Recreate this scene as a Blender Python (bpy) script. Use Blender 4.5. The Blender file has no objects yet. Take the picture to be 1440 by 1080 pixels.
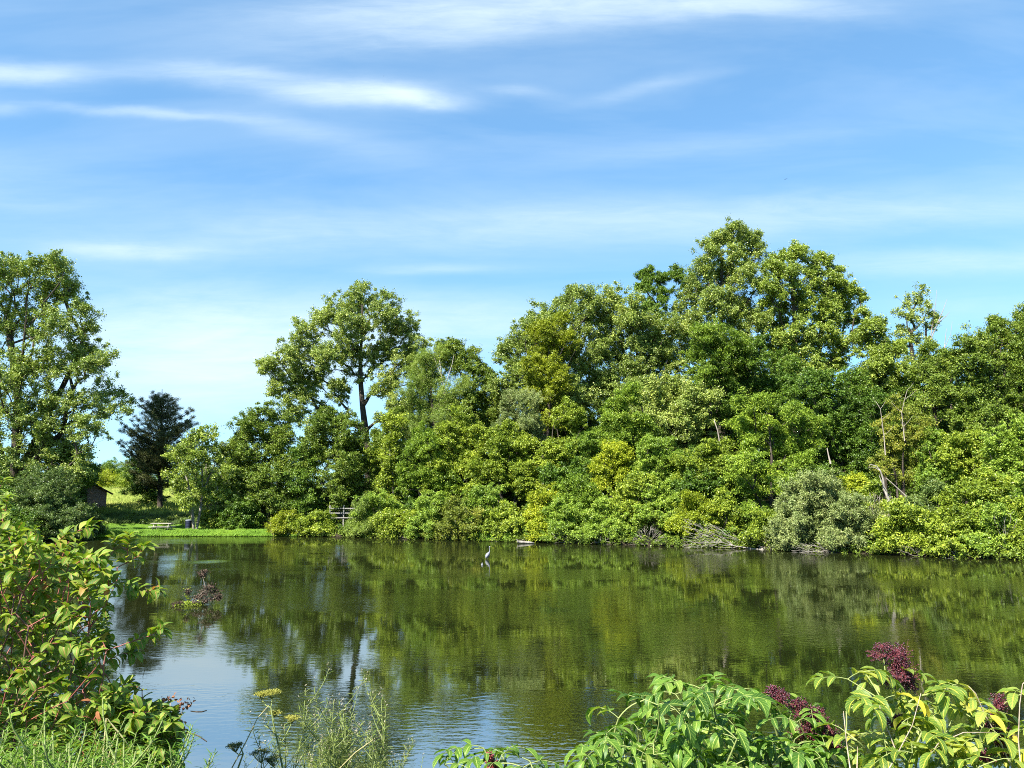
import bpy, math, zlib
import numpy as np
from mathutils import Vector
PI = math.pi
Q = 1.55                      # overall leaf density
sc = bpy.context.scene
COL = sc.collection

# ------------------------------------------------------------------ camera
F = 1067.0; CAMH = 4.1; PITCH = math.atan(153 / F)
cp, sp_ = math.cos(PITCH), math.sin(PITCH)
cam = bpy.data.objects.new('camera', bpy.data.cameras.new('camera')); COL.objects.link(cam)
cam.location = (0, 0, CAMH); cam.rotation_euler = (PI / 2 + PITCH, 0, 0)
cam.data.sensor_width = 36; cam.data.lens = F / 1440 * 36
cam.data.clip_start = 0.1; cam.data.clip_end = 6000
sc.camera = cam

def ray(px, py):
    u, v = (px - 720) / F, (540 - py) / F
    return np.array([u, cp - sp_ * v, sp_ + cp * v])
def at(px, py, Y):
    """world point on the plane y = Y seen at that place of the photograph"""
    r = ray(px, py); return np.array([0, 0, CAMH]) + r * (Y / r[1])
def on_water(px, py):
    r = ray(px, py); return np.array([0, 0, CAMH]) + r * (-CAMH / r[2])
def rng_of(s): return np.random.default_rng(zlib.crc32(s.encode()))

# ------------------------------------------------------------------ terrain
SH = [(-60, 765), (60, 761), (140, 756), (200, 754), (300, 754), (400, 754), (480, 755), (560, 757), (640, 760), (700, 761), (750, 763), (860, 766),
      (960, 769), (1040, 771), (1100, 773), (1170, 777), (1240, 780), (1330, 784), (1440, 788), (1600, 797)]
shore = [on_water(*p)[:2] for p in SH]
POND = np.array(shore + [np.array((52, 26)), np.array((48, 12)), np.array((25, 9.2)), np.array((8, 9.0)), np.array((-6, 8.6)),
                         np.array((-25, 9)), np.array((-46, 14)), np.array((-58, 34))])
def shore_y(px):
    xs = [p[0] for p in SH]; return float(np.interp(px, xs, [s[1] for s in shore]))
def sdist(X, Y):
    """signed distance to the pond's edge, negative in the water"""
    P = np.stack([X, Y], -1); d = np.full(P.shape[:-1], 1e9); ins = np.zeros(P.shape[:-1], bool)
    n = len(POND)
    for i in range(n):
        a, b = POND[i], POND[(i + 1) % n]; ab = b - a; ap = P - a
        t = np.clip((ap @ ab) / (ab @ ab), 0, 1)
        d = np.minimum(d, np.linalg.norm(ap - t[..., None] * ab, axis=-1))
        c = (a[1] > P[..., 1]) != (b[1] > P[..., 1])
        with np.errstate(divide='ignore', invalid='ignore'):
            xi = (b[0] - a[0]) * (P[..., 1] - a[1]) / (b[1] - a[1] + 1e-12) + a[0]
        ins ^= c & (P[..., 0] < xi)
    return np.where(ins, -d, d)
def wob(x, y, s=1.0): return (np.sin(x * .9 * s + 1.3) * np.cos(y * .7 * s + .4) + .5 * np.sin(x * 2.3 * s + y * 1.7 * s))
def height(X, Y):
    X = np.asarray(X, float); Y = np.asarray(Y, float)
    d = sdist(X, Y)
    far = np.interp(d, [0, .15, .35, 2.5, 6, 9.5, 13, 30, 60, 150, 500], [-.1, .12, .30, .42, .62, 1.35, 1.85, 2.9, 4.3, 5.5, 7])
    near = np.interp(d, [0, 5, 30], [0, 2.5, 2.6])
    w = np.clip((22 - Y) / 10, 0, 1)
    h = far * (1 - w) + near * w + .05 * wob(X, Y) * np.clip(d / 3, 0, 1)
    return np.where(d < 0, np.maximum(-1.6, d * .35 - .1), h)
def hz(x, y): return float(height(np.array([x]), np.array([y]))[0])

# ------------------------------------------------------------------ mesh building
class MB:
    def __init__(s): s.V = []; s.F = []; s.T = []; s.U = []; s.n = 0
    def add(s, V, Fq, tint=0.5, uv=None):
        V = np.asarray(V, float).reshape(-1, 3); Fq = np.asarray(Fq, np.int64)
        s.V.append(V); s.F.append(Fq + s.n); s.n += len(V)
        s.T.append(np.broadcast_to(np.asarray(tint, float), (len(Fq),)).copy())
        s.U.append(np.zeros((len(V), 2)) if uv is None else np.asarray(uv, float).reshape(-1, 2))
        return s
    def box(s, c, size, rot=None, tint=.5):
        h = np.array(size) / 2
        v = np.array([[x, y, z] for x in (-1, 1) for y in (-1, 1) for z in (-1, 1)]) * h
        if rot is not None: v = v @ np.asarray(rot).T
        v = v + np.array(c)
        return s.add(v, [[0, 1, 3, 2], [4, 6, 7, 5], [0, 4, 5, 1], [2, 3, 7, 6], [0, 2, 6, 4], [1, 5, 7, 3]], tint)
    def path(s, pts, rad, S=8, tint=.5, cap=True, flat=1.0):
        pts = np.asarray(pts, float); n = len(pts); rad = np.broadcast_to(np.asarray(rad, float), (n,))
        T = np.gradient(pts, axis=0); T /= np.linalg.norm(T, axis=1)[:, None] + 1e-9
        ref = np.array([0, 1, 0.]) if abs(T[:, 1]).mean() < .8 else np.array([1, 0, 0.])
        A = np.cross(T, ref); A /= np.linalg.norm(A, axis=1)[:, None] + 1e-9; B = np.cross(T, A)
        th = np.linspace(0, 2 * PI, S, endpoint=False)
        V = pts[:, None] + rad[:, None, None] * (np.cos(th)[None, :, None] * A[:, None] + flat * np.sin(th)[None, :, None] * B[:, None])
        i = np.arange(n - 1)[:, None] * S; j = np.arange(S)[None]; k = (j + 1) % S
        Fq = np.stack([i + j, i + k, i + S + k, i + S + j], -1).reshape(-1, 4)
        V = V.reshape(-1, 3)
        if cap:
            V = np.concatenate([V, pts[:1], pts[-1:]]); a = n * S; jj = np.arange(S); kk = (jj + 1) % S
            Fq = np.concatenate([Fq, np.stack([jj, kk, kk * 0 + a, kk * 0 + a], -1), np.stack([jj + (n - 1) * S, kk + (n - 1) * S, kk * 0 + a + 1, kk * 0 + a + 1], -1)])
        return s.add(V, Fq, tint)
    def mesh(s, name, loc=(0, 0, 0), smooth=False):
        V = np.concatenate(s.V) - np.array(loc); Fq = np.concatenate(s.F); T = np.concatenate(s.T); U = np.concatenate(s.U)
        tri = Fq[:, 2] == Fq[:, 3]
        tot = np.where(tri, 3, 4); st = np.concatenate([[0], np.cumsum(tot)[:-1]])
        if tri.any():
            m = np.ones_like(Fq, bool); m[tri, 3] = False; L = Fq[m]
        else: L = Fq.reshape(-1)
        me = bpy.data.meshes.new(name)
        me.vertices.add(len(V)); me.vertices.foreach_set('co', V.astype(np.float32).ravel())
        me.loops.add(len(L)); me.loops.foreach_set('vertex_index', L.astype(np.int32))
        me.polygons.add(len(Fq)); me.polygons.foreach_set('loop_start', st.astype(np.int32))
        me.polygons.foreach_set('use_smooth', np.full(len(Fq), smooth, bool))
        a = me.attributes.new('tint', 'FLOAT', 'FACE'); a.data.foreach_set('value', T.astype(np.float32))
        if np.abs(U).sum() > 0:
            uv = me.uv_layers.new(name='UVMap'); uv.data.foreach_set('uv', U[L].astype(np.float32).ravel())
        me.update(calc_edges=True)
        return me
    def build(s, name, mat, parent=None, loc=(0, 0, 0), smooth=False):
        """one mesh object; its vertices were given in world space, loc is the origin (the parent's own when it has one)"""
        if parent is not None: loc = tuple(parent['_o']) if '_o' in parent else (0, 0, 0)
        o = bpy.data.objects.new(name, s.mesh(name, loc, smooth)); COL.objects.link(o)
        if parent is not None:
            o.parent = parent; o['_o'] = tuple(loc)
            if parent.type == 'MESH': pass
        else: o.location = loc; o['_o'] = tuple(loc)
        o.data.materials.append(mat)
        return o
def tag(o, label=None, cat=None, group=None, kind=None):
    if label: o['label'] = label
    if cat: o['category'] = cat
    if group: o['group'] = group
    if kind: o['kind'] = kind
    return o
def thing(name, label, cat, loc, group=None):
    o = bpy.data.objects.new(name, None); COL.objects.link(o); o.location = [float(v) for v in loc]
    o['_o'] = tuple(float(v) for v in loc); o.empty_display_size = .3
    return tag(o, label, cat, group)
def copy_tree(root, loc, rz=0, s=1.0, label=None):
    c = root.copy(); COL.objects.link(c); c.location = loc; c.rotation_euler = (0, 0, rz); c.scale = (s, s, s)
    if label: c['label'] = label
    for ch in root.children:
        d = ch.copy(); COL.objects.link(d); d.parent = c
        for g in ch.children:
            e = g.copy(); COL.objects.link(e); e.parent = d
    return c

def unit(v): return v / (np.linalg.norm(v, axis=-1, keepdims=True) + 1e-9)
def tubes(mb, P0, P1, C, r0, r1, S=3, K=3, tint=.5):
    """many curved tapering tubes at once (quadratic curves P0 - C - P1)"""
    n = len(P0)
    if n == 0: return
    t = np.linspace(0, 1, K + 1)[None, :, None]
    c = (1 - t) ** 2 * P0[:, None] + 2 * t * (1 - t) * C[:, None] + t * t * P1[:, None]
    T = unit(2 * (1 - t) * (C - P0)[:, None] + 2 * t * (P1 - C)[:, None] + 1e-6)
    ch = unit(P1 - P0 + 1e-6); ref = np.where(np.abs(ch[:, 2:3]) > .75, np.array([[1., 0, 0]]), np.array([[0, 0, 1.]]))
    A = unit(np.cross(T, ref[:, None])); B = np.cross(T, A)
    r = (r0[:, None] * (1 - t[..., 0]) + r1[:, None] * t[..., 0])[..., None, None]
    th = np.linspace(0, 2 * PI, S, endpoint=False)
    V = c[:, :, None] + r * (np.cos(th)[None, None, :, None] * A[:, :, None] + np.sin(th)[None, None, :, None] * B[:, :, None])
    b = (np.arange(n) * (K + 1) * S)[:, None, None]; i = (np.arange(K) * S)[None, :, None]; j = np.arange(S)[None, None]; k = (j + 1) % S
    Fq = np.stack([b + i + j, b + i + k, b + i + S + k, b + i + S + j], -1).reshape(-1, 4)
    tt = np.repeat(np.broadcast_to(np.asarray(tint, float), (n,)), K * S)
    mb.add(V.reshape(-1, 3), Fq, tt)
def diamonds(mb, P, N, D, L, W, fold, tint):
    D = unit(D - (D * N).sum(-1, keepdims=True) * N); S = np.cross(N, D)
    L = L[:, None]; W = W[:, None]
    V = np.stack([P - D * L * .5, P + S * W * .5 + N * fold * W - D * L * .08, P + D * L * .5, P - S * W * .5 + N * fold * W - D * L * .08], 1)
    mb.add(V.reshape(-1, 3), np.arange(len(P) * 4).reshape(-1, 4), tint)
def leaves(mb, P, D, N, L, W, droop, tint, nv=5, cup=.25, wave=.0, rng=None):
    """close-up leaves from base point P along D: a folded, drooping, ovate blade of nv x 3 vertices"""
    n = len(P); D = unit(D); N = unit(N - (N * D).sum(-1, keepdims=True) * D); S = np.cross(D, N)
    t = np.linspace(0, 1, nv); prof = np.sin(PI * t ** .82) ** .8; prof[0] = .06; prof[-1] = .0
    L_ = L[:, None, None]; W_ = W[:, None, None]
    tt = t[None, :, None]; dr = droop[:, None, None]
    ang = dr * tt                                     # the midrib bends along an arc
    c = P[:, None] + L_ * (D[:, None] * np.where(np.abs(dr) > 1e-3, np.sin(ang) / (dr + 1e-9), tt) - N[:, None] * np.where(np.abs(dr) > 1e-3, (1 - np.cos(ang)) / (dr + 1e-9), 0))
    Nl = N[:, None] * np.cos(ang) + D[:, None] * np.sin(ang)
    wv = 0 if rng is None else wave * W_ * rng.normal(size=(n, nv, 1)) * prof[None, :, None]
    w = W_ * .5 * prof[None, :, None]
    e1 = c + S[:, None] * w * .92 + Nl * (w * cup + wv); e2 = c - S[:, None] * w * .92 + Nl * (w * cup - wv)
    V = np.stack([e1, c, e2], 2).reshape(-1, 3)
    i = np.arange(nv - 1) * 3
    f = np.concatenate([np.stack([i, i + 1, i + 4, i + 3], -1), np.stack([i + 1, i + 2, i + 5, i + 4], -1)])
    Fq = (np.arange(n)[:, None, None] * nv * 3 + f[None]).reshape(-1, 4)
    uv = np.zeros((n, nv, 3, 2)); uv[..., 0] = np.array([0, .5, 1]); uv[..., 1] = t[None, :, None]
    mb.add(V, Fq, np.repeat(tint, len(f)), uv.reshape(-1, 2))

def span_tree(seeds, seed_par, pts, bf=.45):
    """greedy branching: each point joins the node that gives the shortest wood and the shortest way to the root"""
    ns = len(seeds); N = ns + len(pts); nodes = np.concatenate([seeds, pts]); par = np.full(N, -1); par[:ns] = seed_par
    pl = np.zeros(N)
    for i in range(ns):
        if par[i] >= 0: pl[i] = pl[par[i]] + np.linalg.norm(nodes[i] - nodes[par[i]])
    best = np.full(len(pts), 1e18); bp = np.zeros(len(pts), int); done = np.zeros(len(pts), bool)
    def upd(k):
        v = pts - nodes[k]; d = np.linalg.norm(v, axis=1)
        c = d + bf * pl[k] + .5 * np.maximum(0, -v[:, 2])
        m = c < best; best[m] = c[m]; bp[m] = k
    for k in range(ns): upd(k)
    order = list(range(ns))
    for _ in range(len(pts)):
        b = np.where(done, 1e18, best); i = int(np.argmin(b)); done[i] = True; k = ns + i
        par[k] = bp[i]; pl[k] = pl[bp[i]] + np.linalg.norm(nodes[k] - nodes[bp[i]]); order.append(k); upd(k)
    cnt = np.zeros(N); cnt[ns:] = 1
    for k in reversed(order):
        if par[k] >= 0: cnt[par[k]] += cnt[k]
    return nodes, par, np.maximum(cnt, 1)

# ------------------------------------------------------------------ materials
def new_mat(name):
    m = bpy.data.materials.new(name); m.use_nodes = True; nt = m.node_tree; nt.nodes.clear()
    return m, nt, nt.nodes, nt.links
def ramp(nt, fac, stops):
    r = nt.nodes.new('ShaderNodeValToRGB'); e = r.color_ramp.elements
    while len(e) < len(stops): e.new(.5)
    for el, (p, c) in zip(e, stops): el.position = p; el.color = (*c, 1)
    nt.links.new(fac, r.inputs[0]); return r.outputs[0]
def leaf_mat(name, stops, trans=.35, rough=.5, spec=.3, vein=False, glow=(1.25, 1.35, .5)):
    m, nt, N, L = new_mat(name)
    at_ = N.new('ShaderNodeAttribute'); at_.attribute_name = 'tint'
    col = ramp(nt, at_.outputs['Fac'], stops)
    if vein:
        tc = N.new('ShaderNodeTexCoord'); sx = N.new('ShaderNodeSeparateXYZ'); L.new(tc.outputs['UV'], sx.inputs[0])
        a = N.new('ShaderNodeMath'); a.operation = 'SUBTRACT'; L.new(sx.outputs[0], a.inputs[0]); a.inputs[1].default_value = .5
        b = N.new('ShaderNodeMath'); b.operation = 'ABSOLUTE'; L.new(a.outputs[0], b.inputs[0])
        s = N.new('ShaderNodeMath'); s.operation = 'MULTIPLY_ADD'; L.new(b.outputs[0], s.inputs[0]); s.inputs[1].default_value = -.55; L.new(sx.outputs[1], s.inputs[2])
        w = N.new('ShaderNodeMath'); w.operation = 'MULTIPLY'; L.new(s.outputs[0], w.inputs[0]); w.inputs[1].default_value = 44
        w2 = N.new('ShaderNodeMath'); w2.operation = 'SINE'; L.new(w.outputs[0], w2.inputs[0])
        w3 = N.new('ShaderNodeMapRange'); L.new(w2.outputs[0], w3.inputs[0]); w3.inputs[1].default_value = .8; w3.inputs[2].default_value = 1; w3.inputs[4].default_value = .35
        mid = N.new('ShaderNodeMapRange'); L.new(b.outputs[0], mid.inputs[0]); mid.inputs[1].default_value = .03; mid.inputs[2].default_value = .06; mid.inputs[3].default_value = .7; mid.inputs[4].default_value = 0
        mx = N.new('ShaderNodeMath'); mx.operation = 'MAXIMUM'; L.new(w3.outputs[0], mx.inputs[0]); L.new(mid.outputs[0], mx.inputs[1])
        mm = N.new('ShaderNodeMix'); mm.data_type = 'RGBA'; L.new(mx.outputs[0], mm.inputs[0]); L.new(col, mm.inputs[6])
        mm.inputs[7].default_value = (*[min(1, c * 1.7 + .02) for c in stops[-1][1]], 1)
        col = mm.outputs[2]
        bump = N.new('ShaderNodeBump'); bump.inputs['Strength'].default_value = .35; bump.inputs['Distance'].default_value = .003; L.new(mx.outputs[0], bump.inputs['Height'])
    p = N.new('ShaderNodeBsdfPrincipled'); L.new(col, p.inputs['Base Color']); p.inputs['Roughness'].default_value = rough
    p.inputs['Specular IOR Level'].default_value = spec
    if vein: L.new(bump.outputs[0], p.inputs['Normal'])
    t = N.new('ShaderNodeBsdfTranslucent'); g = N.new('ShaderNodeMix'); g.data_type = 'RGBA'; g.blend_type = 'MULTIPLY'; g.inputs[0].default_value = 1
    L.new(col, g.inputs[6]); g.inputs[7].default_value = (*glow, 1); L.new(g.outputs[2], t.inputs[0])
    mix = N.new('ShaderNodeMixShader'); mix.inputs[0].default_value = trans; L.new(p.outputs[0], mix.inputs[1]); L.new(t.outputs[0], mix.inputs[2])
    o = N.new('ShaderNodeOutputMaterial'); L.new(mix.outputs[0], o.inputs[0]); return m
def rough_mat(name, stops, scale=6, rough=.85, stretch=(1, 1, 1), bump=.4, tint=False, spec=.2, dist=.02):
    m, nt, N, L = new_mat(name)
    tc = N.new('ShaderNodeTexCoord'); mp = N.new('ShaderNodeMapping'); L.new(tc.outputs['Object'], mp.inputs[0]); mp.inputs['Scale'].default_value = stretch
    n = N.new('ShaderNodeTexNoise'); n.inputs['Scale'].default_value = scale; n.inputs['Detail'].default_value = 6; n.inputs['Roughness'].default_value = .65
    L.new(mp.outputs[0], n.inputs[0])
    f = n.outputs[0]
    mr = N.new('ShaderNodeMapRange'); L.new(f, mr.inputs[0]); mr.inputs[1].default_value = .3; mr.inputs[2].default_value = .7; f = mr.outputs[0]
    if tint:
        a = N.new('ShaderNodeAttribute'); a.attribute_name = 'tint'
        q = N.new('ShaderNodeMix'); q.inputs[0].default_value = .7; L.new(f, q.inputs[2]); L.new(a.outputs['Fac'], q.inputs[3]); f = q.outputs[0]
    col = ramp(nt, f, stops)
    p = N.new('ShaderNodeBsdfPrincipled'); L.new(col, p.inputs['Base Color']); p.inputs['Roughness'].default_value = rough; p.inputs['Specular IOR Level'].default_value = spec
    b = N.new('ShaderNodeBump'); b.inputs['Strength'].default_value = bump; b.inputs['Distance'].default_value = dist; L.new(n.outputs[0], b.inputs['Height']); L.new(b.outputs[0], p.inputs['Normal'])
    o = N.new('ShaderNodeOutputMaterial'); L.new(p.outputs[0], o.inputs[0]); return m

def st3(a, b, c): return [(0.0, a), (.5, b), (1.0, c)]
SPEC = {   # leaf length, aspect, leaves per clump, clump radius, clump flatness, droop, colours
    'cotton': dict(L=.155, asp=.85, n=62, rc=.62, fl=.75, dr=.1, col=st3((.07, .11, .026), (.13, .185, .05), (.24, .29, .10)), tr=.3, sp=.5),
    'cottonlime': dict(L=.17, asp=.85, n=60, rc=.6, fl=.75, dr=.1, col=st3((.075, .115, .02), (.14, .20, .04), (.24, .30, .08)), tr=.35, sp=.5),
    'oak': dict(L=.175, asp=.6, n=62, rc=.62, fl=.6, dr=.15, col=st3((.045, .08, .012), (.085, .135, .022), (.15, .19, .04)), tr=.3, sp=.35),
    'walnut': dict(L=.20, asp=.4, n=75, rc=.7, fl=.5, dr=.5, col=st3((.045, .085, .012), (.10, .165, .024), (.19, .265, .045)), tr=.4, sp=.3),
    'lime': dict(L=.16, asp=.6, n=70, rc=.55, fl=.6, dr=.25, col=st3((.055, .092, .012), (.13, .185, .025), (.25, .31, .055)), tr=.4, sp=.35),
    'yellow': dict(L=.14, asp=.6, n=60, rc=.5, fl=.65, dr=.2, col=st3((.10, .14, .012), (.18, .23, .022), (.30, .33, .04)), tr=.4, sp=.3),
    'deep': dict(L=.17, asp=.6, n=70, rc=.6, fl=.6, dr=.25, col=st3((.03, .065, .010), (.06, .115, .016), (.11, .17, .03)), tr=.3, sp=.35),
    'blue': dict(L=.14, asp=.4, n=80, rc=.5, fl=.7, dr=.1, col=st3((.03, .06, .018), (.058, .10, .03), (.11, .15, .05)), tr=.25, sp=.4),
    'grey': dict(L=.15, asp=.35, n=75, rc=.45, fl=.9, dr=.0, col=st3((.075, .115, .045), (.125, .165, .075), (.21, .25, .14)), tr=.25, sp=.4),
    'willow': dict(L=.17, asp=.22, n=95, rc=.6, fl=.8, dr=.7, col=st3((.07, .12, .025), (.13, .19, .045), (.2, .26, .08)), tr=.35, sp=.35),
    'olive': dict(L=.14, asp=.55, n=75, rc=.5, fl=.7, dr=.2, col=st3((.075, .105, .010), (.14, .18, .016), (.22, .26, .03)), tr=.35, sp=.3),
    'russet': dict(L=.14, asp=.5, n=50, rc=.5, fl=.7, dr=.2, col=st3((.07, .10, .02), (.13, .165, .03), (.22, .22, .05)), tr=.35, sp=.3),
    'mint': dict(L=.13, asp=.55, n=65, rc=.45, fl=.6, dr=.2, col=st3((.065, .12, .018), (.125, .20, .03), (.22, .30, .065)), tr=.35, sp=.4),
}
for k, s in SPEC.items():
    s['rc'] *= .88
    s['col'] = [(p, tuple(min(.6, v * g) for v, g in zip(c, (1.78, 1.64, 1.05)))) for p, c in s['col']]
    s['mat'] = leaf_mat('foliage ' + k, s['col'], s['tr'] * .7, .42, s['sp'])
M = {}
M['bark'] = rough_mat('bark dark', st3((.018, .014, .010), (.05, .04, .03), (.12, .10, .075)), 5, .9, (1, 1, .25), .8)
M['bark_light'] = rough_mat('bark pale', st3((.09, .08, .06), (.2, .175, .14), (.36, .33, .28)), 5, .85, (1, 1, .25), .6)
M['dead'] = rough_mat('dead wood', st3((.10, .085, .065), (.24, .205, .165), (.42, .38, .33)), 7, .8, (1, 1, .4), .4, tint=True)
M['bleached'] = rough_mat('bleached wood', st3((.13, .115, .095), (.25, .225, .19), (.42, .385, .33)), 7, .75, (1, 1, .4), .4)

# ------------------------------------------------------------------ trees and shrubs
def noise3(P, s, ph):
    x, y, z = (P * s).T
    return (np.sin(x + ph) * np.sin(y * 1.1 + 2 * ph) * np.cos(z * .9 + ph) + .6 * np.sin(x * 2.1 + z * 1.7 + ph) * np.cos(y * 1.9 - z * 1.3) + .3 * np.sin(x * 3.7 - z * 4.1 + 3 * ph))
def clump_leaves(mb, cl, s, rng, ctr, scale=1.0, dens=1.0, tshift=0.0):
    n = max(6, int(s['n'] * Q * dens)); K = len(cl)
    cr = s['rc'] * rng.uniform(.4, 1.1, K) * scale
    out = unit(cl - ctr)
    ct = rng.normal(0, .12, K) +   .2 * noise3(cl, .45, ctr[0])
    u = unit(rng.normal(size=(K, n, 3))); g = rng.normal(size=(K, n, 3)) * np.array([1, 1, s['fl']]) * .40
    ax = unit(out * np.array([1, 1, .6]) + np.array([0, 0, .45]) + rng.normal(size=(K, 3)) * .55)      # every clump is a spray drawn out along its twig
    off = (g + ax[:, None] * (g * ax[:, None]).sum(-1, keepdims=True) * rng.uniform(.1, 1.0, (K, 1, 1))) * cr[:, None, None]
    # sprays: leaves gather along a few twigs and hang at their ends
    hang = np.minimum(1.2, (off[..., 0] ** 2 + off[..., 1] ** 2) / (cr[:, None] ** 2 + 1e-6)) * cr[:, None]
    off[..., 2] -= s['dr'] * hang
    P = (cl[:, None] + off + out[:, None] * .0).reshape(-1, 3)
    N = unit(.5 * np.array([0, 0, 1.]) + .3 * out[:, None] + .35 * u * np.array([1, 1, .6]) + .75 * rng.normal(size=(K, n, 3))).reshape(-1, 3)
    D = (u * .8 + rng.normal(size=(K, n, 3)) * .6 - np.array([0, 0, .25 + s['dr']])).reshape(-1, 3)
    L = s['L'] * .98 * rng.uniform(.45, 1.35, K * n); 
    t = np.clip(.42 + tshift + np.repeat(ct, n) + rng.normal(0, .25, K * n), 0, 1)
    diamonds(mb, P, N, D, L, L * s['asp'], .18, t)
def plant(name, label, cat, spn, px, Y, lobes, tr=.25, group=None, bark='bark', dens=1.0, ldens=1.0, thresh=-.34, top=.8, stems=1, bf=.45, scale=1.0,
          low=False, wood='trunk', leafname='crown', tshift=0.0, twigs=.008, topx=None):
    rng = rng_of(label); s = SPEC[spn]
    x0 = at(px, 700, Y)[0]; base = np.array([x0, Y, hz(x0, Y) - .05])
    if base[2] < .05:
        yy = Y
        while hz(x0, yy) < .08 and yy < Y + 4: yy += .2
        base = np.array([x0, yy, hz(x0, yy) - .05])
    C = []; R = []
    cxm = np.mean([l[0] for l in lobes]); W = max(10, max(abs(l[0] - cxm) + l[2] for l in lobes))
    for i, l in enumerate(lobes):
        rx = l[2] * Y / F; ry = (l[3] if len(l) > 3 else l[2]) * Y / F
        uu = min(1, abs(l[0] - cxm) / W); Dp = W * Y / F * math.sqrt(1 - uu * uu) * .62
        dy = (l[4] if len(l) > 4 else rng.uniform(-1, .7) * Dp * .7)
        c = at(l[0], l[1], Y + dy)
        C.append(c); R.append((rx, (rx + ry) / 2 * 1.05, ry))
    C = np.array(C); R = np.array(R)
    sc_, sr_ = [], []                                   # smaller boughs bulge out of every bough
    for c, r in zip(C, R):
        for _ in range(4):
            d = unit(rng.normal(size=3) + np.array([0, -.35, .25])); f = rng.uniform(.28, .55); sc_.append(c + d * r * rng.uniform(.65, 1.0)); sr_.append(r * f)
    nC = len(C); C = np.concatenate([C, sc_]); R = np.concatenate([R, sr_]); ctr = C[:nC].mean(0); ctr[2] -= .3 * (C[:, 2].max() - C[:, 2].min() + 1)
    cl = []
    for c, r in zip(C, R):
        K = int(5.7 * dens * (r[0] * r[2] + r[0] * r[1] * .5) / (s['rc'] * scale) ** 2) + 4
        u = unit(rng.normal(size=(K, 3))); f = rng.uniform(.1, 1, (K, 1)) ** .5 * np.clip(1 + .24 * rng.normal(size=(K, 1)), .5, 1.22)
        P = c + u * f * r
        q = P * 1.1 / (s['rc'] * scale); P = P + .42 * s['rc'] * scale * np.stack([np.sin(q[:, 2] * .9 + 1) + np.sin(q[:, 1] * 1.7), np.sin(q[:, 0] + 2) + np.cos(q[:, 2] * 1.3), np.sin(q[:, 0] * .8 + 3) + np.sin(q[:, 1] * 1.1 + q[:, 0])], -1)
        if scale < .9 and K > 8:                       # long shoots that stick out of a bush
            kx = max(2, K // 9); P[:kx] = c + unit(u[:kx] * (1, 1, .4) + (0, -.2, .55)) * r * rng.uniform(1.15, 1.55, (kx, 1))
        back = (u[:, 1] > .25) & (rng.uniform(size=K) < .45)
        nz = noise3(P, 1.5 / (s['rc'] * scale) * .8, c[0] * 3.1 + c[2])
        low_ = (u[:, 2] < -.55) & (rng.uniform(size=K) < .4)
        cl.append(P[~back & (nz > thresh) & ~low_])
    cl = np.concatenate(cl)
    g = height(cl[:, 0], cl[:, 1]); g = np.maximum(g, -.02)
    cl = cl[cl[:, 2] > g + (.12 + .35 * rng.uniform(size=len(cl)) ** 2) * scale]
    if len(cl) > 2800: cl = cl[rng.permutation(len(cl))[:2800]]
    global NL; NL += len(cl) * int(s['n'] * Q * ldens)
    # wood
    topz = base[2] + top * (C[:, 2].max() - base[2]); seeds = []; par = []
    for k in range(stems):
        a = 2 * PI * k / stems + .6; sprd = 0 if stems == 1 else 1
        cx = np.average(C[:, 0], weights=R[:, 0]); cy = np.average(C[:, 1], weights=R[:, 0])
        if topx: cx = at(topx, 600, Y)[0]
        b0 = base + sprd * .25 * tr * 4 * np.array([math.cos(a), math.sin(a), 0])
        e = np.array([cx, cy, topz]) + sprd * np.array([math.cos(a) * W * Y / F * .45, math.sin(a) * W * Y / F * .3, -.1 * (topz - base[2])])
        n = 9; t = np.linspace(0, 1, n)[:, None]
        pth = b0 + (e - b0) * np.concatenate([t ** 1.6, t ** 1.6, t], 1) + np.concatenate([np.sin(t * 5 + a + px) * .02, np.cos(t * 4 + px) * .02, t * 0], 1) * (topz - base[2]) * np.sin(t * PI * .9)
        i0 = len(seeds); seeds += list(pth); par += [-1] + [i0 + i for i in range(n - 1)]
    nodes, par, cnt = span_tree(np.array(seeds), np.array(par), cl, bf)
    rr = twigs * scale * cnt ** .5; mx = max(cnt[0], 1); rr = np.where(rr > 0, rr, 0)
    kf = tr / (twigs * scale * mx ** .5); rr = rr * np.where(cnt > 1, kf ** np.clip(np.log(cnt) / math.log(mx + 1), 0, 1), 1)
    e = np.where(par >= 0)[0]; p = par[e]
    P0, P1 = nodes[p], nodes[e]; ln = np.linalg.norm(P1 - P0, axis=1, keepdims=True)
    Cc = (P0 + P1) / 2 + rng.normal(size=P0.shape) * ln * .09 + np.array([0, 0, 1]) * ln * .07
    isseed = e < len(seeds); Cc[isseed] = ((P0 + P1) / 2)[isseed]
    r1 = rr[e]; r0 = np.minimum(rr[p], np.where(isseed, rr[p], r1 * 1.9))
    root = thing(name, label, cat, base, group)
    wb = MB()
    big = r1 > .035
    tubes(wb, P0[big], P1[big], Cc[big], r0[big], r1[big], 7, 4); tubes(wb, P0[~big], P1[~big], Cc[~big], r0[~big], r1[~big], 3, 2)
    if tr > .15:    # root flare
        for k in range(stems):
            b0 = np.array(seeds[k * 9]); wb.path([b0 + (0, 0, -.3), b0 + (0, 0, .05), b0 + (0, 0, .5)], [tr * 1.7, tr * 1.45, tr * 1.02], 9)
    wb.build(wood, M[bark], root, smooth=True)
    lb = MB(); clump_leaves(lb, cl, s, rng, ctr, scale, ldens, tshift)
    lb.build(leafname, s['mat'], root)
    return root

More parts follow.
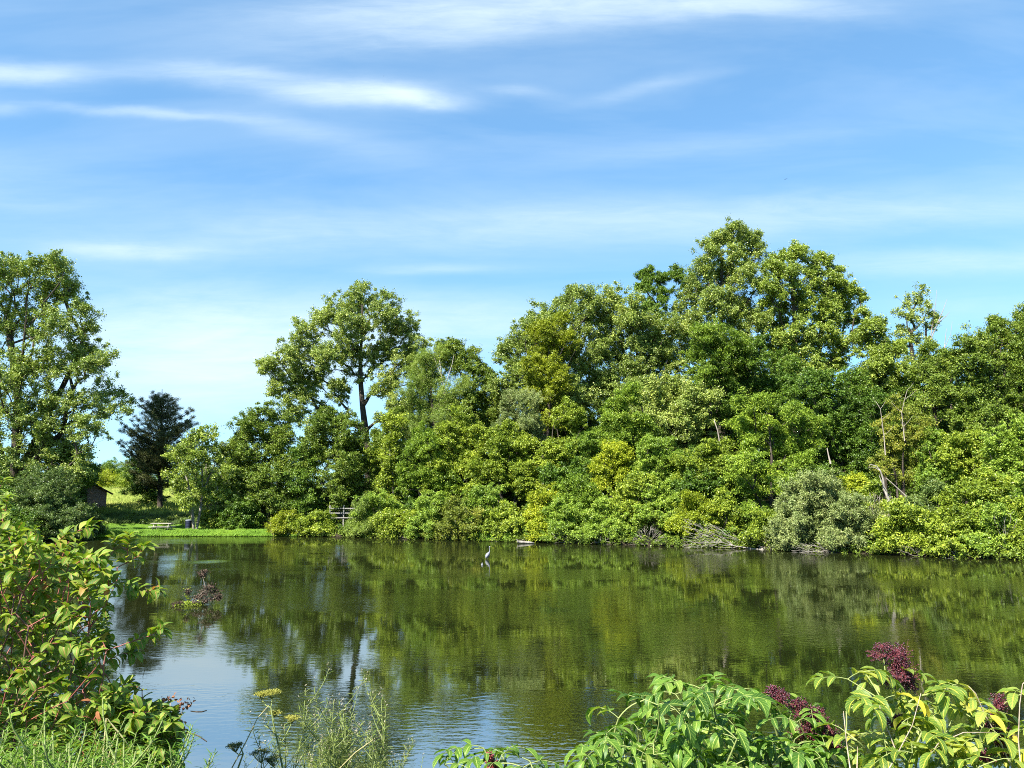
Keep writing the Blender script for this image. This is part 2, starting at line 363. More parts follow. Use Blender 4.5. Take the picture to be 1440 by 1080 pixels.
def dome(px, pw, ptop, pbase, n=7, seed=1):
    """lobes of a rounded bush that is leafy to the ground: pixel centre, half width, top and foot"""
    r = np.random.default_rng(int(seed * 7919 + px)); h = pbase - ptop; out = []
    for i in range(n):
        a = (i + .5) / n * 2 - 1; a += r.uniform(-.12, .12)
        topy = pbase - h * (math.sqrt(max(0, 1 - a * a * .8)) * r.uniform(.66, 1.04))
        rad = pw * r.uniform(.22, .42)
        out.append((px + a * pw * .72, topy + rad * .85, rad, min(rad, h * .45)))
        if topy + rad * 2 < pbase: out.append((px + a * pw * .8 + r.uniform(-4, 4), (topy + pbase) / 2 + rad * .7, rad * 1.05, min(rad, h * .4)))
    return out
NL = 0
def shrub(label, spn, px, pw, ptop, pbase, back=1.5, cat='shrub', name='shrub', n=7, **kw):
    Y = shore_y(px) + (back - .9) * .8; pw *= 1.18; pbase += 4
    kw.setdefault('tr', .06); kw.setdefault('stems', 4); kw.setdefault('top', .5); kw.setdefault('scale', .85); kw.setdefault('thresh', -.22); kw.setdefault('dens', 1.1)
    return plant(name, label, cat, spn, px, Y, dome(px, pw, ptop, pbase, n, len(label)), wood='stems', leafname='foliage', **kw)
# ------------------------------------------------------------------ trees, left to right
plant('cottonwood_tree', 'big broad cottonwood at the photo\'s left edge, higher than the pine and the brick shed', 'tree', 'cotton', 22, 76,
      [(60, 392, 34), (22, 392, 36), (88, 378, 24), (102, 420, 32), (-20, 400, 45), (120, 485, 26), (125, 440, 16), (82, 462, 34), (40, 450, 34), (-5, 460, 46), (138, 515, 24), (100, 520, 34), (60, 520, 34),
       (12, 530, 40), (-35, 540, 50), (148, 562, 26), (108, 575, 34), (66, 582, 36), (22, 600, 42), (-28, 620, 50), (172, 572, 16), (128, 605, 22), (90, 632, 32), (50, 650, 36), (8, 670, 42), (112, 655, 20)],
      tr=.5, stems=3, top=.86, dens=.95, thresh=-.38, tshift=-.04, ldens=.95, scale=1.0)
plant('dark_understory_tree', 'dark shaded tree under the big left cottonwood, leaning over the shed roof', 'tree', 'deep', 96, 80,
      [(95, 655, 22), (75, 640, 24), (118, 668, 16), (60, 670, 26), (30, 665, 26), (108, 640, 16), (112, 674, 17), (126, 662, 15), (98, 690, 18), (84, 702, 20), (134, 676, 10), (104, 706, 12)], tr=.14, dens=.9)
shrub('blue green willow bush hanging over the water below the big left cottonwood', 'blue', 62, 58, 662, 758, 3.5, n=8, name='willow_bush')
shrub('dark leafy bush at the water at the far left, half hidden by the foreground dogwood', 'deep', -10, 55, 690, 764, 2.5, n=6, name='willow_bush')
shrub('low grey green willow sprig bush beside the shed end of the grass', 'blue', 112, 26, 712, 757, 3, n=5, scale=.7)
# pine
def pine(label, px, Y, topy, tiers, tr):
    rng = rng_of(label); x0 = at(px, 700, Y)[0]; base = np.array([x0, Y, hz(x0, Y) - .05]); top = at(px + 2, topy, Y)
    root = thing('pine_tree', label, 'tree', base)
    wb = MB(); n = 14; t = np.linspace(0, 1, n)[:, None]
    axis = base + (top - base) * t; wb.path([base - (0, 0, .3), base + (0, 0, .1)], [tr * 1.5, tr * 1.15], 8)
    wb.path(axis, tr * (1 - t[:, 0]) + .03, 8)
    P0 = []; P1 = []; C = []; R = []; cl = []
    tp = np.array(tiers)
    for k in range(330):
            py = tp[0, 0] + (tp[-1, 0] - tp[0, 0]) * rng.uniform(0, 1) ** 1.0; half = np.interp(py, tp[:, 0], tp[:, 1])
            z = at(px, py, Y)[2]; L = half * Y / F
            a = rng.uniform(0, 2 * PI); l = L * rng.uniform(.55, 1.05); rise = l * rng.uniform(.35, .75) * (1 if py < 640 else .25)
            z0 = min(z - rise, top[2] - .3); tt = max(.08, (z0 - base[2]) / (top[2] - base[2])); s = base + (top - base) * tt
            e = s + np.array([math.cos(a) * l, math.sin(a) * l, rise])
            P0.append(s); P1.append(e); C.append((s + e) / 2 - np.array([0, 0, .16 * l])); R.append(.02 + .010 * l)
            for q in np.arange(.4, 1.03, .6 / max(l, .8)):
                b = (1 - q) ** 2 * s + 2 * q * (1 - q) * C[-1] + q * q * e
                for w in (-1, 1):
                    for _ in range(2):
                        sl = .75 * (1.15 - q * .6) * rng.uniform(.4, 1); aa = a + w * rng.uniform(.3, 1.2)
                        te = b + np.array([math.cos(aa) * sl, math.sin(aa) * sl, rng.uniform(0, .35) * sl + .05])
                        P0.append(b); P1.append(te); C.append((b + te) / 2 + (0, 0, -.03)); R.append(.014); cl.append(te); cl.append((te + b) / 2)
    P0, P1, C, R = map(np.array, (P0, P1, C, R)); tubes(wb, P0, P1, C, R, R * .3, 4, 3)
    wb.build('trunk', M['bark'], root, smooth=True)
    cl = np.array(cl); lb = MB(); n = 14; K = len(cl)
    u = unit(rng.normal(size=(K, n, 3)) + np.array([0, 0, .55])); L = .20 * rng.uniform(.6, 1.2, (K, n))
    P = (cl[:, None] + rng.normal(size=(K, n, 3)) * .09 + u * L[..., None] * .5).reshape(-1, 3); u = u.reshape(-1, 3)
    Nn = unit(np.cross(u, rng.normal(size=u.shape)))
    diamonds(lb, P, Nn, u, L.ravel(), np.full(K * n, .035), .1, np.clip(rng.normal(.4, .2, K * n), 0, 1))
    lb.build('crown', M['needle'], root)
M['needle'] = leaf_mat('pine needles', st3((.045, .058, .015), (.085, .10, .025), (.16, .17, .05)), .12, .5, .3)
pine('dark pine with a dome shaped crown and one straight trunk rising behind the picnic table', 226, 87, 547,
     [(553, 12, 8), (562, 24, 12), (573, 34, 13), (585, 43, 15), (598, 50, 15), (611, 54, 15), (624, 55, 14), (638, 50, 11), (652, 40, 8), (668, 34, 7), (684, 26, 5)], .3)
plant('young_spruce', 'low dark conifer spreading just left of the pine trunk', 'tree', 'deep', 206, 92, [(206, 655, 18, 12), (196, 672, 18, 12), (212, 640, 14, 12), (202, 690, 20, 12), (216, 700, 14, 8), (188, 652, 10, 6)], tr=.1, dens=.9)
plant('lawn_tree', 'small airy pale tree with a forked white trunk on the lawn by the waste bin', 'tree', 'cottonlime', 277, 76.5,
      [(282, 624, 20), (255, 650, 20), (300, 650, 22), (275, 655, 22), (248, 672, 14), (270, 685, 20), (305, 680, 20), (290, 610, 12), (262, 632, 15), (320, 665, 12), (260, 702, 14), (298, 706, 15), (280, 700, 12)], tr=.13, stems=2, bark='bark_light', dens=.6, ldens=.8, thresh=-.2, top=.7, tshift=.03)
plant('bare_branched_tree', 'thin half bare grey branched tree just behind the forked lawn tree', 'tree', 'grey', 300, 82,
      [(262, 678, 24, 18), (300, 665, 26), (315, 640, 18), (296, 700, 22, 12)], tr=.12, stems=3, bark='bark_light', dens=.4, ldens=.4, thresh=0)
# far line of trees beyond the meadow
for i, (px, Y, r, spn, top, lab) in enumerate([
        (132, 150, 18, 'olive', 650, 'rounded olive tree on the far skyline just right of the shed'), (160, 152, 16, 'deep', 646, 'dark round tree on the far skyline in the gap beyond the meadow'),
        (186, 158, 18, 'oak', 648, 'green tree on the far skyline touching the pine\'s left edge'), (150, 132, 14, 'yellow', 660, 'bright yellow green bush at the back of the sunny meadow'),
        (172, 128, 13, 'lime', 668, 'light green bush at the top edge of the meadow, left of the pine'), (240, 150, 22, 'deep', 655, 'dark tree far beyond the pine trunk'),
        (275, 145, 25, 'lime', 655, 'light green tree far beyond the forked lawn tree'), (310, 140, 26, 'oak', 650, 'green tree far behind the bare grey branched tree'),
        (100, 150, 20, 'deep', 650, 'dark tree far behind the brick shed'), (345, 120, 30, 'oak', 640, 'green tree standing deep behind the round dark tree by the lawn')]):
    plant('distant_tree', lab, 'tree', spn, px, Y, [(px, top + r, r), (px - r * .7, top + r * 1.5, r * .8), (px + r * .7, top + r * 1.4, r * .8), (px, top + r * 2, r)], tr=.15, scale=1.5, dens=1.1, ldens=1.3, top=.6)
# the trees between the lawn and the tall cottonwood
plant('walnut_tree', 'dark green tree at the right end of the lawn, lower than the cottonwood beside it', 'tree', 'oak', 372, 80,
      [(372, 578, 20), (348, 600, 22), (395, 592, 20), (365, 612, 28), (398, 622, 26), (342, 640, 26), (375, 652, 32), (408, 655, 24), (345, 680, 28), (380, 695, 34), (412, 692, 24), (352, 712, 24), (395, 720, 22), (330, 625, 12)], tr=.25, tshift=-.02, top=.75, dens=1.0)
plant('walnut_tree', 'dark green rounded tree right before the tall open cottonwood', 'tree', 'oak', 470, 80,
      [(470, 600, 24), (445, 618, 20), (496, 612, 22), (470, 632, 30), (440, 648, 24), (500, 645, 26), (470, 668, 30), (442, 680, 20), (505, 678, 22), (478, 700, 24), (520, 650, 16)], tr=.22, tshift=-.12, top=.75)
plant('small_tree', 'small dark bush tree filling the gap between the two dark green trees by the lawn', 'tree', 'deep', 425, 78,
      [(425, 650, 18), (422, 680, 20), (430, 710, 18), (412, 725, 14), (440, 720, 14)], tr=.1)
plant('cottonwood_tree', 'tall open cottonwood with a dark visible trunk standing alone against the sky', 'tree', 'cotton', 516, 90,
      [(512, 424, 26), (482, 434, 26), (545, 436, 24), (570, 452, 20), (455, 456, 25), (520, 456, 26), (428, 468, 20), (492, 472, 26), (560, 478, 26), (430, 496, 26), (462, 498, 28), (588, 486, 18), (404, 506, 22), (380, 520, 17), (535, 500, 24),
       (502, 516, 22), (410, 536, 24), (446, 534, 26), (572, 518, 26), (540, 540, 24), (478, 552, 22), (428, 562, 24), (408, 582, 18), (594, 540, 20), (560, 568, 24), (450, 588, 20), (484, 590, 14), (545, 592, 16), (388, 548, 14), (436, 610, 16), (585, 580, 18), (368, 516, 9), (600, 510, 12)],
      tr=.42, stems=1, top=.9, dens=1.0, thresh=-.35, twigs=.009, tshift=.0, bf=.3, scale=.95, topx=505)
plant('willow_tree', 'soft grey green feathery tree just right of the tall open cottonwood', 'tree', 'willow', 615, 86,
      [(602, 500, 18), (590, 520, 22), (620, 518, 26), (585, 545, 24), (612, 550, 28), (640, 545, 22), (595, 575, 26), (625, 585, 28), (582, 600, 18)], tr=.2, tshift=.0)
plant('ash_tree', 'green tree with bare white twigs near its top, right of the feathery willow', 'tree', 'oak', 650, 88,
      [(642, 492, 16), (622, 490, 14), (660, 512, 18), (684, 525, 16), (638, 512, 18), (668, 540, 24), (692, 545, 14), (650, 565, 26), (680, 575, 24), (704, 570, 16), (665, 600, 30), (695, 600, 20)], tr=.2, tshift=.05)
plant('vine_draped_snag', 'narrow snag draped in pale yellow green vines, right of the cottonwood trunk', 'tree', 'lime', 552, 79,
      [(545, 588, 12), (558, 600, 14), (548, 618, 12), (530, 640, 12), (545, 655, 12), (555, 636, 12), (540, 675, 12), (548, 700, 14), (562, 680, 12)], tr=.12, tshift=.15, bark='bark_light', dens=.85)
plant('small_tree', 'small dark tree in the shade behind the white rails', 'tree', 'deep', 466, 84, [(455, 690, 16), (475, 685, 16), (465, 705, 16), (490, 700, 16), (448, 712, 12), (500, 685, 14)], tr=.1)
plant('small_tree', 'small dark tree behind the gap left of the rounded dark tree by the lawn', 'tree', 'deep', 335, 92, [(330, 690, 18), (350, 685, 16), (340, 705, 18), (318, 705, 14), (360, 700, 16)], tr=.1)
plant('small_tree', 'green tree filling in round the foot of the tall open cottonwood\'s trunk', 'tree', 'oak', 545, 87, [(540, 622, 16), (556, 604, 12), (530, 650, 18), (552, 640, 16), (545, 670, 18), (528, 612, 9), (502, 640, 14), (530, 628, 14), (562, 585, 10)], tr=.1)
# the great mass, back row
plant('poplar_tree', 'silvery green poplar forming the left shoulder of the tallest tree group', 'tree', 'cotton', 760, 86,
      [(712, 505, 16), (728, 485, 20), (745, 462, 20), (772, 445, 22), (800, 428, 22), (828, 422, 22), (752, 490, 26), (785, 478, 28), (820, 462, 28), (722, 525, 22), (760, 525, 30), (800, 515, 32), (835, 505, 30), (735, 555, 26), (775, 560, 32), (815, 555, 32), (850, 545, 28), (845, 445, 22), (700, 540, 14)], tr=.38, dens=.95, tshift=-.05, top=.85)
plant('poplar_tree', 'silvery green poplar with a rounded top, second from the left in the tallest group', 'tree', 'cotton', 905, 85,
      [(862, 425, 24), (888, 440, 22), (872, 460, 28), (905, 470, 28), (855, 490, 28), (890, 505, 30), (925, 495, 26), (938, 460, 22), (870, 535, 30), (910, 540, 30), (945, 525, 24), (885, 575, 28), (925, 575, 26), (950, 560, 20)], tr=.36, dens=.95, top=.85, tshift=-.03)
plant('olive_tree', 'brownish olive bush crowned tree in front of the left silvery poplar', 'tree', 'olive', 770, 80,
      [(792, 452, 16), (770, 468, 20), (752, 470, 12), (782, 488, 20), (762, 500, 18), (745, 516, 15), (775, 516, 18), (800, 478, 14), (755, 530, 14), (770, 550, 18), (790, 535, 16), (750, 565, 18), (780, 590, 20)], tr=.16, tshift=-.02, top=.85)
plant('dark_oak', 'dark leaved oak top poking up between the poplars against the sky', 'tree', 'deep', 925, 90,
      [(902, 392, 11), (918, 386, 12), (935, 392, 12), (950, 388, 12), (962, 395, 12), (912, 408, 14), (935, 412, 14), (925, 435, 20), (910, 460, 22), (930, 500, 26)], tr=.25, top=.9, tshift=.1, dens=.9, scale=.9)
plant('cottonwood_tree', 'tallest tree of all, a cottonwood topping the tree group right of the middle', 'tree', 'cotton', 1020, 88,
      [(1032, 330, 18), (1010, 338, 18), (1055, 338, 16), (1000, 362, 20), (1030, 362, 22), (1060, 362, 18), (985, 388, 20), (1015, 392, 24), (1048, 395, 24), (978, 415, 22), (1005, 425, 26), (1040, 430, 28), (965, 440, 20), (990, 460, 26), (1030, 465, 28), (1062, 455, 24), (975, 490, 24), (1010, 505, 28), (1045, 505, 28), (1000, 545, 30), (1040, 550, 30), (960, 470, 18)],
      tr=.5, dens=.85, top=.9, thresh=-.4, twigs=.009)
plant('cottonwood_tree', 'light green cottonwood with open edges on the right shoulder of the tallest tree', 'tree', 'cottonlime', 1130, 87,
      [(1098, 362, 16), (1122, 362, 18), (1148, 372, 18), (1085, 378, 16), (1175, 388, 16), (1192, 402, 14), (1110, 388, 22), (1142, 400, 24), (1172, 418, 22), (1200, 420, 13), (1090, 412, 24), (1122, 428, 26), (1158, 442, 26), (1190, 450, 20), (1212, 440, 10), (1082, 448, 26), (1115, 468, 28), (1150, 480, 28), (1182, 485, 22), (1090, 500, 28), (1130, 515, 28), (1165, 520, 24), (1208, 468, 12)],
      tr=.45, dens=.85, top=.9, thresh=-.35, stems=2)
plant('ash_tree', 'green tree at the right foot of the light green cottonwood, beside the sparse tree', 'tree', 'cottonlime', 1245, 84,
      [(1222, 462, 12), (1238, 458, 14), (1215, 490, 20), (1242, 488, 20), (1262, 490, 14), (1228, 520, 24), (1258, 520, 22), (1240, 555, 28), (1212, 545, 20), (1270, 550, 20)], tr=.22, tshift=-.08)
plant('sparse_tree', 'sparse half dead tree with bare twigs against the sky, right of the tallest group', 'tree', 'cotton', 1288, 88,
      [(1275, 425, 12), (1292, 415, 12), (1305, 428, 10), (1270, 448, 13), (1290, 445, 15), (1308, 455, 13), (1275, 475, 14), (1298, 480, 16), (1262, 465, 8), (1285, 510, 16), (1316, 440, 6), (1262, 490, 8)], tr=.16, dens=.55, ldens=.6, thresh=-.1, top=.8, stems=2, twigs=.014, scale=.85, tshift=.08)
plant('oak_tree', 'broad oak filling the sky line at the photo\'s right edge', 'tree', 'oak', 1400, 70,
      [(1348, 492, 16), (1370, 480, 18), (1395, 478, 20), (1425, 465, 22), (1450, 458, 24), (1480, 470, 30), (1340, 520, 22), (1372, 512, 26), (1408, 508, 28), (1448, 505, 32), (1350, 552, 26), (1390, 548, 30), (1432, 550, 32), (1475, 545, 34), (1345, 585, 24), (1385, 590, 30), (1430, 592, 32), (1470, 600, 34), (1315, 545, 14), (1400, 455, 12)],
      tr=.4, dens=.95, tshift=.0, top=.8, thresh=-.5)
plant('oak_tree', 'smaller oak top between the sparse tree and the broad right hand oak', 'tree', 'oak', 1318, 76,
      [(1300, 500, 14), (1320, 505, 15), (1338, 498, 13), (1295, 525, 18), (1325, 530, 20), (1305, 558, 22), (1335, 560, 20), (1290, 580, 20)], tr=.2, tshift=-.02)
# middle row
plant('walnut_tree', 'bright green feathery tree below the tallest cottonwood\'s left side', 'tree', 'walnut', 1000, 78,
      [(985, 468, 18), (1008, 470, 20), (1028, 480, 18), (975, 490, 18), (1000, 500, 24), (1030, 508, 20), (985, 525, 20), (1012, 535, 22)], tr=.2, top=.85, tshift=-.08)
plant('maple_tree', 'grey green tree with dark gaps in front of the poplars, above the yellow bushes', 'tree', 'cotton', 940, 76,
      [(905, 545, 20), (930, 560, 22), (955, 540, 18), (972, 560, 22), (985, 590, 22), (950, 590, 24), (915, 585, 22), (1000, 560, 16), (960, 620, 24), (925, 620, 22)], tr=.2, top=.8, tshift=.08, thresh=-.25, stems=3, dens=.85)
plant('locust_tree', 'bright lime tree with layered drooping boughs, on the right half of the bank', 'tree', 'walnut', 1085, 63,
      [(1050, 560, 20, 14), (1078, 572, 22, 14), (1052, 592, 22, 14), (1110, 572, 16, 12), (1088, 602, 26, 15), (1128, 592, 20, 13), (1150, 600, 16, 10), (1055, 622, 24, 15), (1098, 628, 26, 15), (1138, 622, 20, 12), (1048, 650, 24, 15), (1085, 660, 26, 15), (1122, 650, 20, 12), (1040, 680, 22, 14), (1068, 694, 22, 14), (1100, 680, 18, 12), (1052, 718, 22, 14), (1080, 725, 18, 12)],
      tr=.22, top=.85, tshift=.14, thresh=-.45, dens=1.05)
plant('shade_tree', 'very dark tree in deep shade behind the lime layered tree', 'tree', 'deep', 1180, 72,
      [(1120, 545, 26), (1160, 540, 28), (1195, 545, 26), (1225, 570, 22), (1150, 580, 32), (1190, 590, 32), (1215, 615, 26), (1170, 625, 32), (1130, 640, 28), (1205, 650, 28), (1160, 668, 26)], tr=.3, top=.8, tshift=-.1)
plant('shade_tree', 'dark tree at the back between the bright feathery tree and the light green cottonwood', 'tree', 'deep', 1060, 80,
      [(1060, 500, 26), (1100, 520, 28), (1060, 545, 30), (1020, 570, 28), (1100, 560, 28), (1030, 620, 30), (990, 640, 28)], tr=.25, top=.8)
plant('russet_tree', 'ragged yellow brown tree with dead tops right of the dark shade', 'tree', 'russet', 1265, 62,
      [(1262, 575, 13), (1240, 600, 12), (1275, 595, 16), (1250, 622, 16), (1282, 618, 16), (1262, 645, 18), (1240, 655, 13), (1285, 650, 18), (1268, 675, 16), (1300, 600, 12)], tr=.12, dens=.8, thresh=-.3, stems=3, scale=.85)
plant('mint_green_tree', 'fresh mid green bush tree under the oak at the photo\'s right', 'tree', 'lime', 1355, 60,
      [(1345, 625, 16), (1365, 618, 16), (1335, 645, 16), (1362, 645, 20), (1385, 640, 16), (1350, 670, 20), (1378, 668, 20)], tr=.1, stems=2, scale=.85, tshift=.02)
plant('grey_green_tree', 'grey green bush tree between the ragged yellow brown tree and the fresh green one', 'tree', 'mint', 1312, 61,
      [(1308, 612, 14), (1320, 630, 16), (1305, 650, 18), (1325, 660, 16), (1312, 680, 18)], tr=.1, stems=2, scale=.85, tshift=-.2)
plant('right_edge_tree', 'light bushy tree rising at the right edge below the broad oak', 'tree', 'mint', 1425, 57,
      [(1405, 625, 18), (1432, 612, 20), (1460, 620, 24), (1400, 655, 22), (1432, 648, 26), (1465, 655, 28), (1415, 690, 24), (1450, 695, 26)], tr=.14, stems=3, scale=.85)
mid = [  # label, species, px, py top, half width, foot, back, shift
    ('bright green tree leaning over the bank, right of the vine draped snag', 'walnut', 600, 598, 36, 705, 7, 0),
    ('pale yellow green tree with rounded billows above the white rail\'s right side', 'lime', 645, 566, 40, 690, 9, .1),
    ('yellow green tree with rounded billows, next right of the pale one above the heron', 'lime', 715, 585, 44, 700, 8, .0),
    ('grey green thicket tree below the left silvery poplar', 'grey', 730, 545, 34, 640, 12, -.1),
    ('bright yellow tinged tree in the middle of the bank, under the two poplars', 'lime', 800, 568, 36, 680, 9, .15),
    ('dull green tree with a dark slanting limb, left of the bright yellow crowned bush', 'mint', 835, 590, 34, 680, 9, -.15),
    ('fresh green feathery tree in the middle of the bank below the grey green maple', 'walnut', 880, 540, 32, 650, 10, .02),
    ('yellowest tree on the bank, a sunlit billow halfway up in the middle', 'yellow', 862, 610, 24, 690, 7, -.05),
    ('mid green tree above the brush pile, left of a black hollow', 'mint', 925, 612, 34, 690, 8, -.1),
    ('green tree over the black hollow, touching the lime layered tree', 'lime', 990, 612, 40, 690, 8, -.12),
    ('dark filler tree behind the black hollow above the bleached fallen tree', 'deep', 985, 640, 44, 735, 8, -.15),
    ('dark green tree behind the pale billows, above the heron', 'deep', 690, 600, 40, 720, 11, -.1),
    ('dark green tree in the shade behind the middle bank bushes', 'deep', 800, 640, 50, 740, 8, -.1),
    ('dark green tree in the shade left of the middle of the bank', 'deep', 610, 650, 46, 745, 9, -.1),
    ('dark green tree at the back above the mid green thicket', 'oak', 900, 590, 50, 720, 12, -.15),
]
for lab, spn, px, pt, w, foot, back, sh in mid:
    Y = shore_y(px) + back
    plant('bank_tree', lab, 'tree', spn, px, Y, dome(px, w * 1.2, pt, foot, 9, len(lab)), tr=.14, stems=2, top=.7, scale=.9, tshift=sh)
# the shoreline bushes
S_ = [
    ('low bush with a straw coloured tuft at the right end of the grass', 'olive', 402, 22, 722, 755, 1.2, 5, .05),
    ('low round bush beside the straw tuft at the end of the grass', 'lime', 425, 20, 716, 755, 2.0, 5, -.05),
    ('bright round bush at the water just left of the white rails', 'lime', 449, 23, 711, 755, 1.6, 6, .02),
    ('thin pale bush growing up in front of the white rails', 'willow', 508, 17, 702, 756, 1.0, 6, .05),
    ('pale spreading bush just right of the white rails', 'mint', 534, 32, 684, 756, 3.2, 7, .05),
    ('glossy bright green bush low over the water, right of the rails', 'lime', 562, 30, 706, 757, 1.4, 7, .0),
    ('mid green bush overhanging the water, left of the tangled dead brush above the heron', 'mint', 608, 30, 692, 758, 2.2, 7, -.08),
    ('grey green bush mixed with brown tangled twigs left of the heron', 'russet', 645, 30, 696, 760, 1.8, 7, -.12),
    ('bright bush hanging out over the water above the pale floating log', 'lime', 708, 36, 712, 760, 2.2, 8, -.02),
    ('green bush behind the heron with a yellow top', 'mint', 685, 34, 684, 752, 4.0, 7, -.02),
    ('pale yellow leaved bush halfway up the bank above the floating log', 'yellow', 768, 26, 676, 735, 4.6, 6, .06),
    ('small yellow green bush standing in the water right of the floating log', 'yellow', 757, 14, 726, 763, .8, 4, -.1),
    ('wide mid green bush on the waterline in the middle of the bank', 'mint', 800, 36, 706, 764, 2.0, 8, .0),
    ('bright green bush above the wide middle waterline bush', 'walnut', 812, 36, 668, 745, 5.0, 7, .02),
    ('blue green leafy bush with a pale top left of the brush pile', 'mint', 850, 32, 702, 766, 2.2, 7, .02),
    ('yellow green viny bush mounded above the brush pile', 'lime', 892, 34, 662, 745, 4.6, 8, .02),
    ('blue green leafed bush mounded above the brush pile\'s right half', 'mint', 925, 30, 672, 745, 3.8, 7, .05),
    ('yellow leaved bush between the brush pile and the bleached fallen tree', 'yellow', 975, 26, 692, 752, 3.0, 6, -.12),
    ('yellow green bush above the bleached fallen tree', 'lime', 1010, 30, 690, 748, 4.0, 6, .0),
    ('dark lush bush on the waterline right of the bleached fallen tree', 'lime', 1085, 34, 712, 772, 2.0, 7, -.06),
    ('silver grey olive bush with bare grey twigs, widest bush of the right bank', 'grey', 1150, 54, 662, 770, 3.0, 10, -.05),
    ('silver grey bush spreading to the pale dead snag on the right bank', 'grey', 1205, 42, 690, 776, 2.6, 8, .0),
    ('small yellow crowned bush peeping over the silver grey bushes', 'yellow', 1200, 20, 662, 720, 6.0, 5, -.02),
    ('yellow green bush under the pale dead snag', 'lime', 1232, 22, 684, 745, 4.2, 5, .05),
    ('yellow green bush on the waterline just right of the pale dead snag', 'lime', 1275, 42, 700, 778, 2.4, 9, .08),
    ('blue green upright bush behind the yellow green bushes of the right bank', 'blue', 1305, 30, 676, 745, 5.0, 6, .15),
    ('yellow green bush overhanging the water, next to last before the right edge', 'lime', 1340, 44, 690, 783, 2.6, 9, .05),
    ('tall yellow green bush mounded high on the right bank', 'lime', 1385, 40, 664, 750, 5.0, 8, .05),
    ('pale green bush with thin bare twigs at the right edge on the waterline', 'mint', 1400, 42, 712, 786, 2.4, 9, .05),
    ('bright green bush at the very right edge over the water', 'lime', 1452, 40, 690, 789, 2.6, 9, .0),
    ('low dark bush under the round dark tree at the back of the lawn', 'deep', 340, 28, 700, 742, 5.5, 6, .0),
    ('weedy green bush behind the lawn between the waste bin and the dark tree', 'oak', 305, 20, 712, 740, 6.5, 5, .1),
]
for lab, spn, px, w, pt, foot, back, n, sh in S_:
    shrub(lab, spn, px, w, pt, foot, back, n=n, tshift=sh, tr=.05)
# trees deeper in the wood: copies of one dense tree, seen only through gaps
dl = 'dark tree deep in the wood, seen only through gaps behind the bank trees'
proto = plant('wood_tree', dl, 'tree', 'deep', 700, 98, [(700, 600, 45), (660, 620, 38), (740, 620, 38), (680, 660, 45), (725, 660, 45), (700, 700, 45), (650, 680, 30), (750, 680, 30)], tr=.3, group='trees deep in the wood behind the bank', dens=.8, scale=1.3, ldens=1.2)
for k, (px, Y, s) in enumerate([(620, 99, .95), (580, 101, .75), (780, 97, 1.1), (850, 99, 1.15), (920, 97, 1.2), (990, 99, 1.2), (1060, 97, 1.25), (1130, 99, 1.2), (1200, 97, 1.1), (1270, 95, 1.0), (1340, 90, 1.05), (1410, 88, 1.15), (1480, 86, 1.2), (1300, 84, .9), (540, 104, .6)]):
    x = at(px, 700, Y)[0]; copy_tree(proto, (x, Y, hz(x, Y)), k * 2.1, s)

print('LEAVES', NL)
# ------------------------------------------------------------------ ground and water
def axis(segs):
    out = []
    for a, b, n in segs: out += list(np.linspace(a, b, n, endpoint=False))
    return np.array(out + [segs[-1][1]])
gx = axis([(-3000, -150, 14), (-150, -70, 30), (-70, 60, 330), (60, 150, 30), (150, 3000, 14)])
gy = axis([(-400, -10, 14), (-10, 14, 70), (14, 44, 60), (44, 100, 300), (100, 180, 60), (180, 4000, 20)])
GX, GY = np.meshgrid(gx, gy, indexing='ij'); GZ = height(GX, GY)
b = MB(); nx, ny = GX.shape; i = np.arange(nx - 1)[:, None] * ny; j = np.arange(ny - 1)[None]
b.add(np.stack([GX, GY, GZ], -1).reshape(-1, 3), np.stack([i + j, i + ny + j, i + ny + j + 1, i + j + 1], -1).reshape(-1, 4))
m, nt, N, L = new_mat('ground grass and earth')
tc = N.new('ShaderNodeTexCoord'); n1 = N.new('ShaderNodeTexNoise'); n1.inputs['Scale'].default_value = .35; n1.inputs['Detail'].default_value = 8; n1.inputs['Roughness'].default_value = .7; L.new(tc.outputs['Object'], n1.inputs[0])
col = ramp(nt, n1.outputs[0], [(.3, (.045, .07, .015)), (.5, (.08, .14, .02)), (.7, (.14, .20, .035))])
sx = N.new('ShaderNodeSeparateXYZ'); L.new(tc.outputs['Object'], sx.inputs[0])
mud = N.new('ShaderNodeMapRange'); L.new(sx.outputs[2], mud.inputs[0]); mud.inputs[1].default_value = .1; mud.inputs[2].default_value = .3
# forest floor under the trees, lawn and meadow at the left
lw = N.new('ShaderNodeMath'); lw.operation = 'MULTIPLY_ADD'; L.new(n1.outputs[0], lw.inputs[0]); lw.inputs[1].default_value = 6; L.new(sx.outputs[0], lw.inputs[2])
lr = N.new('ShaderNodeMapRange'); L.new(lw.outputs[0], lr.inputs[0]); lr.inputs[1].default_value = -20; lr.inputs[2].default_value = -16
lm = N.new('ShaderNodeMix'); lm.data_type = 'RGBA'; L.new(lr.outputs[0], lm.inputs[0]); L.new(col, lm.inputs[6]); lm.inputs[7].default_value = (.03, .032, .014, 1); col = lm.outputs[2]
mx = N.new('ShaderNodeMix'); mx.data_type = 'RGBA'; L.new(mud.outputs[0], mx.inputs[0]); mx.inputs[6].default_value = (.035, .028, .018, 1); L.new(col, mx.inputs[7])
p = N.new('ShaderNodeBsdfPrincipled'); L.new(mx.outputs[2], p.inputs['Base Color']); p.inputs['Roughness'].default_value = .95; p.inputs['Specular IOR Level'].default_value = .1
o = N.new('ShaderNodeOutputMaterial'); L.new(p.outputs[0], o.inputs[0])
tag(b.build('ground', m, smooth=True), kind='structure')
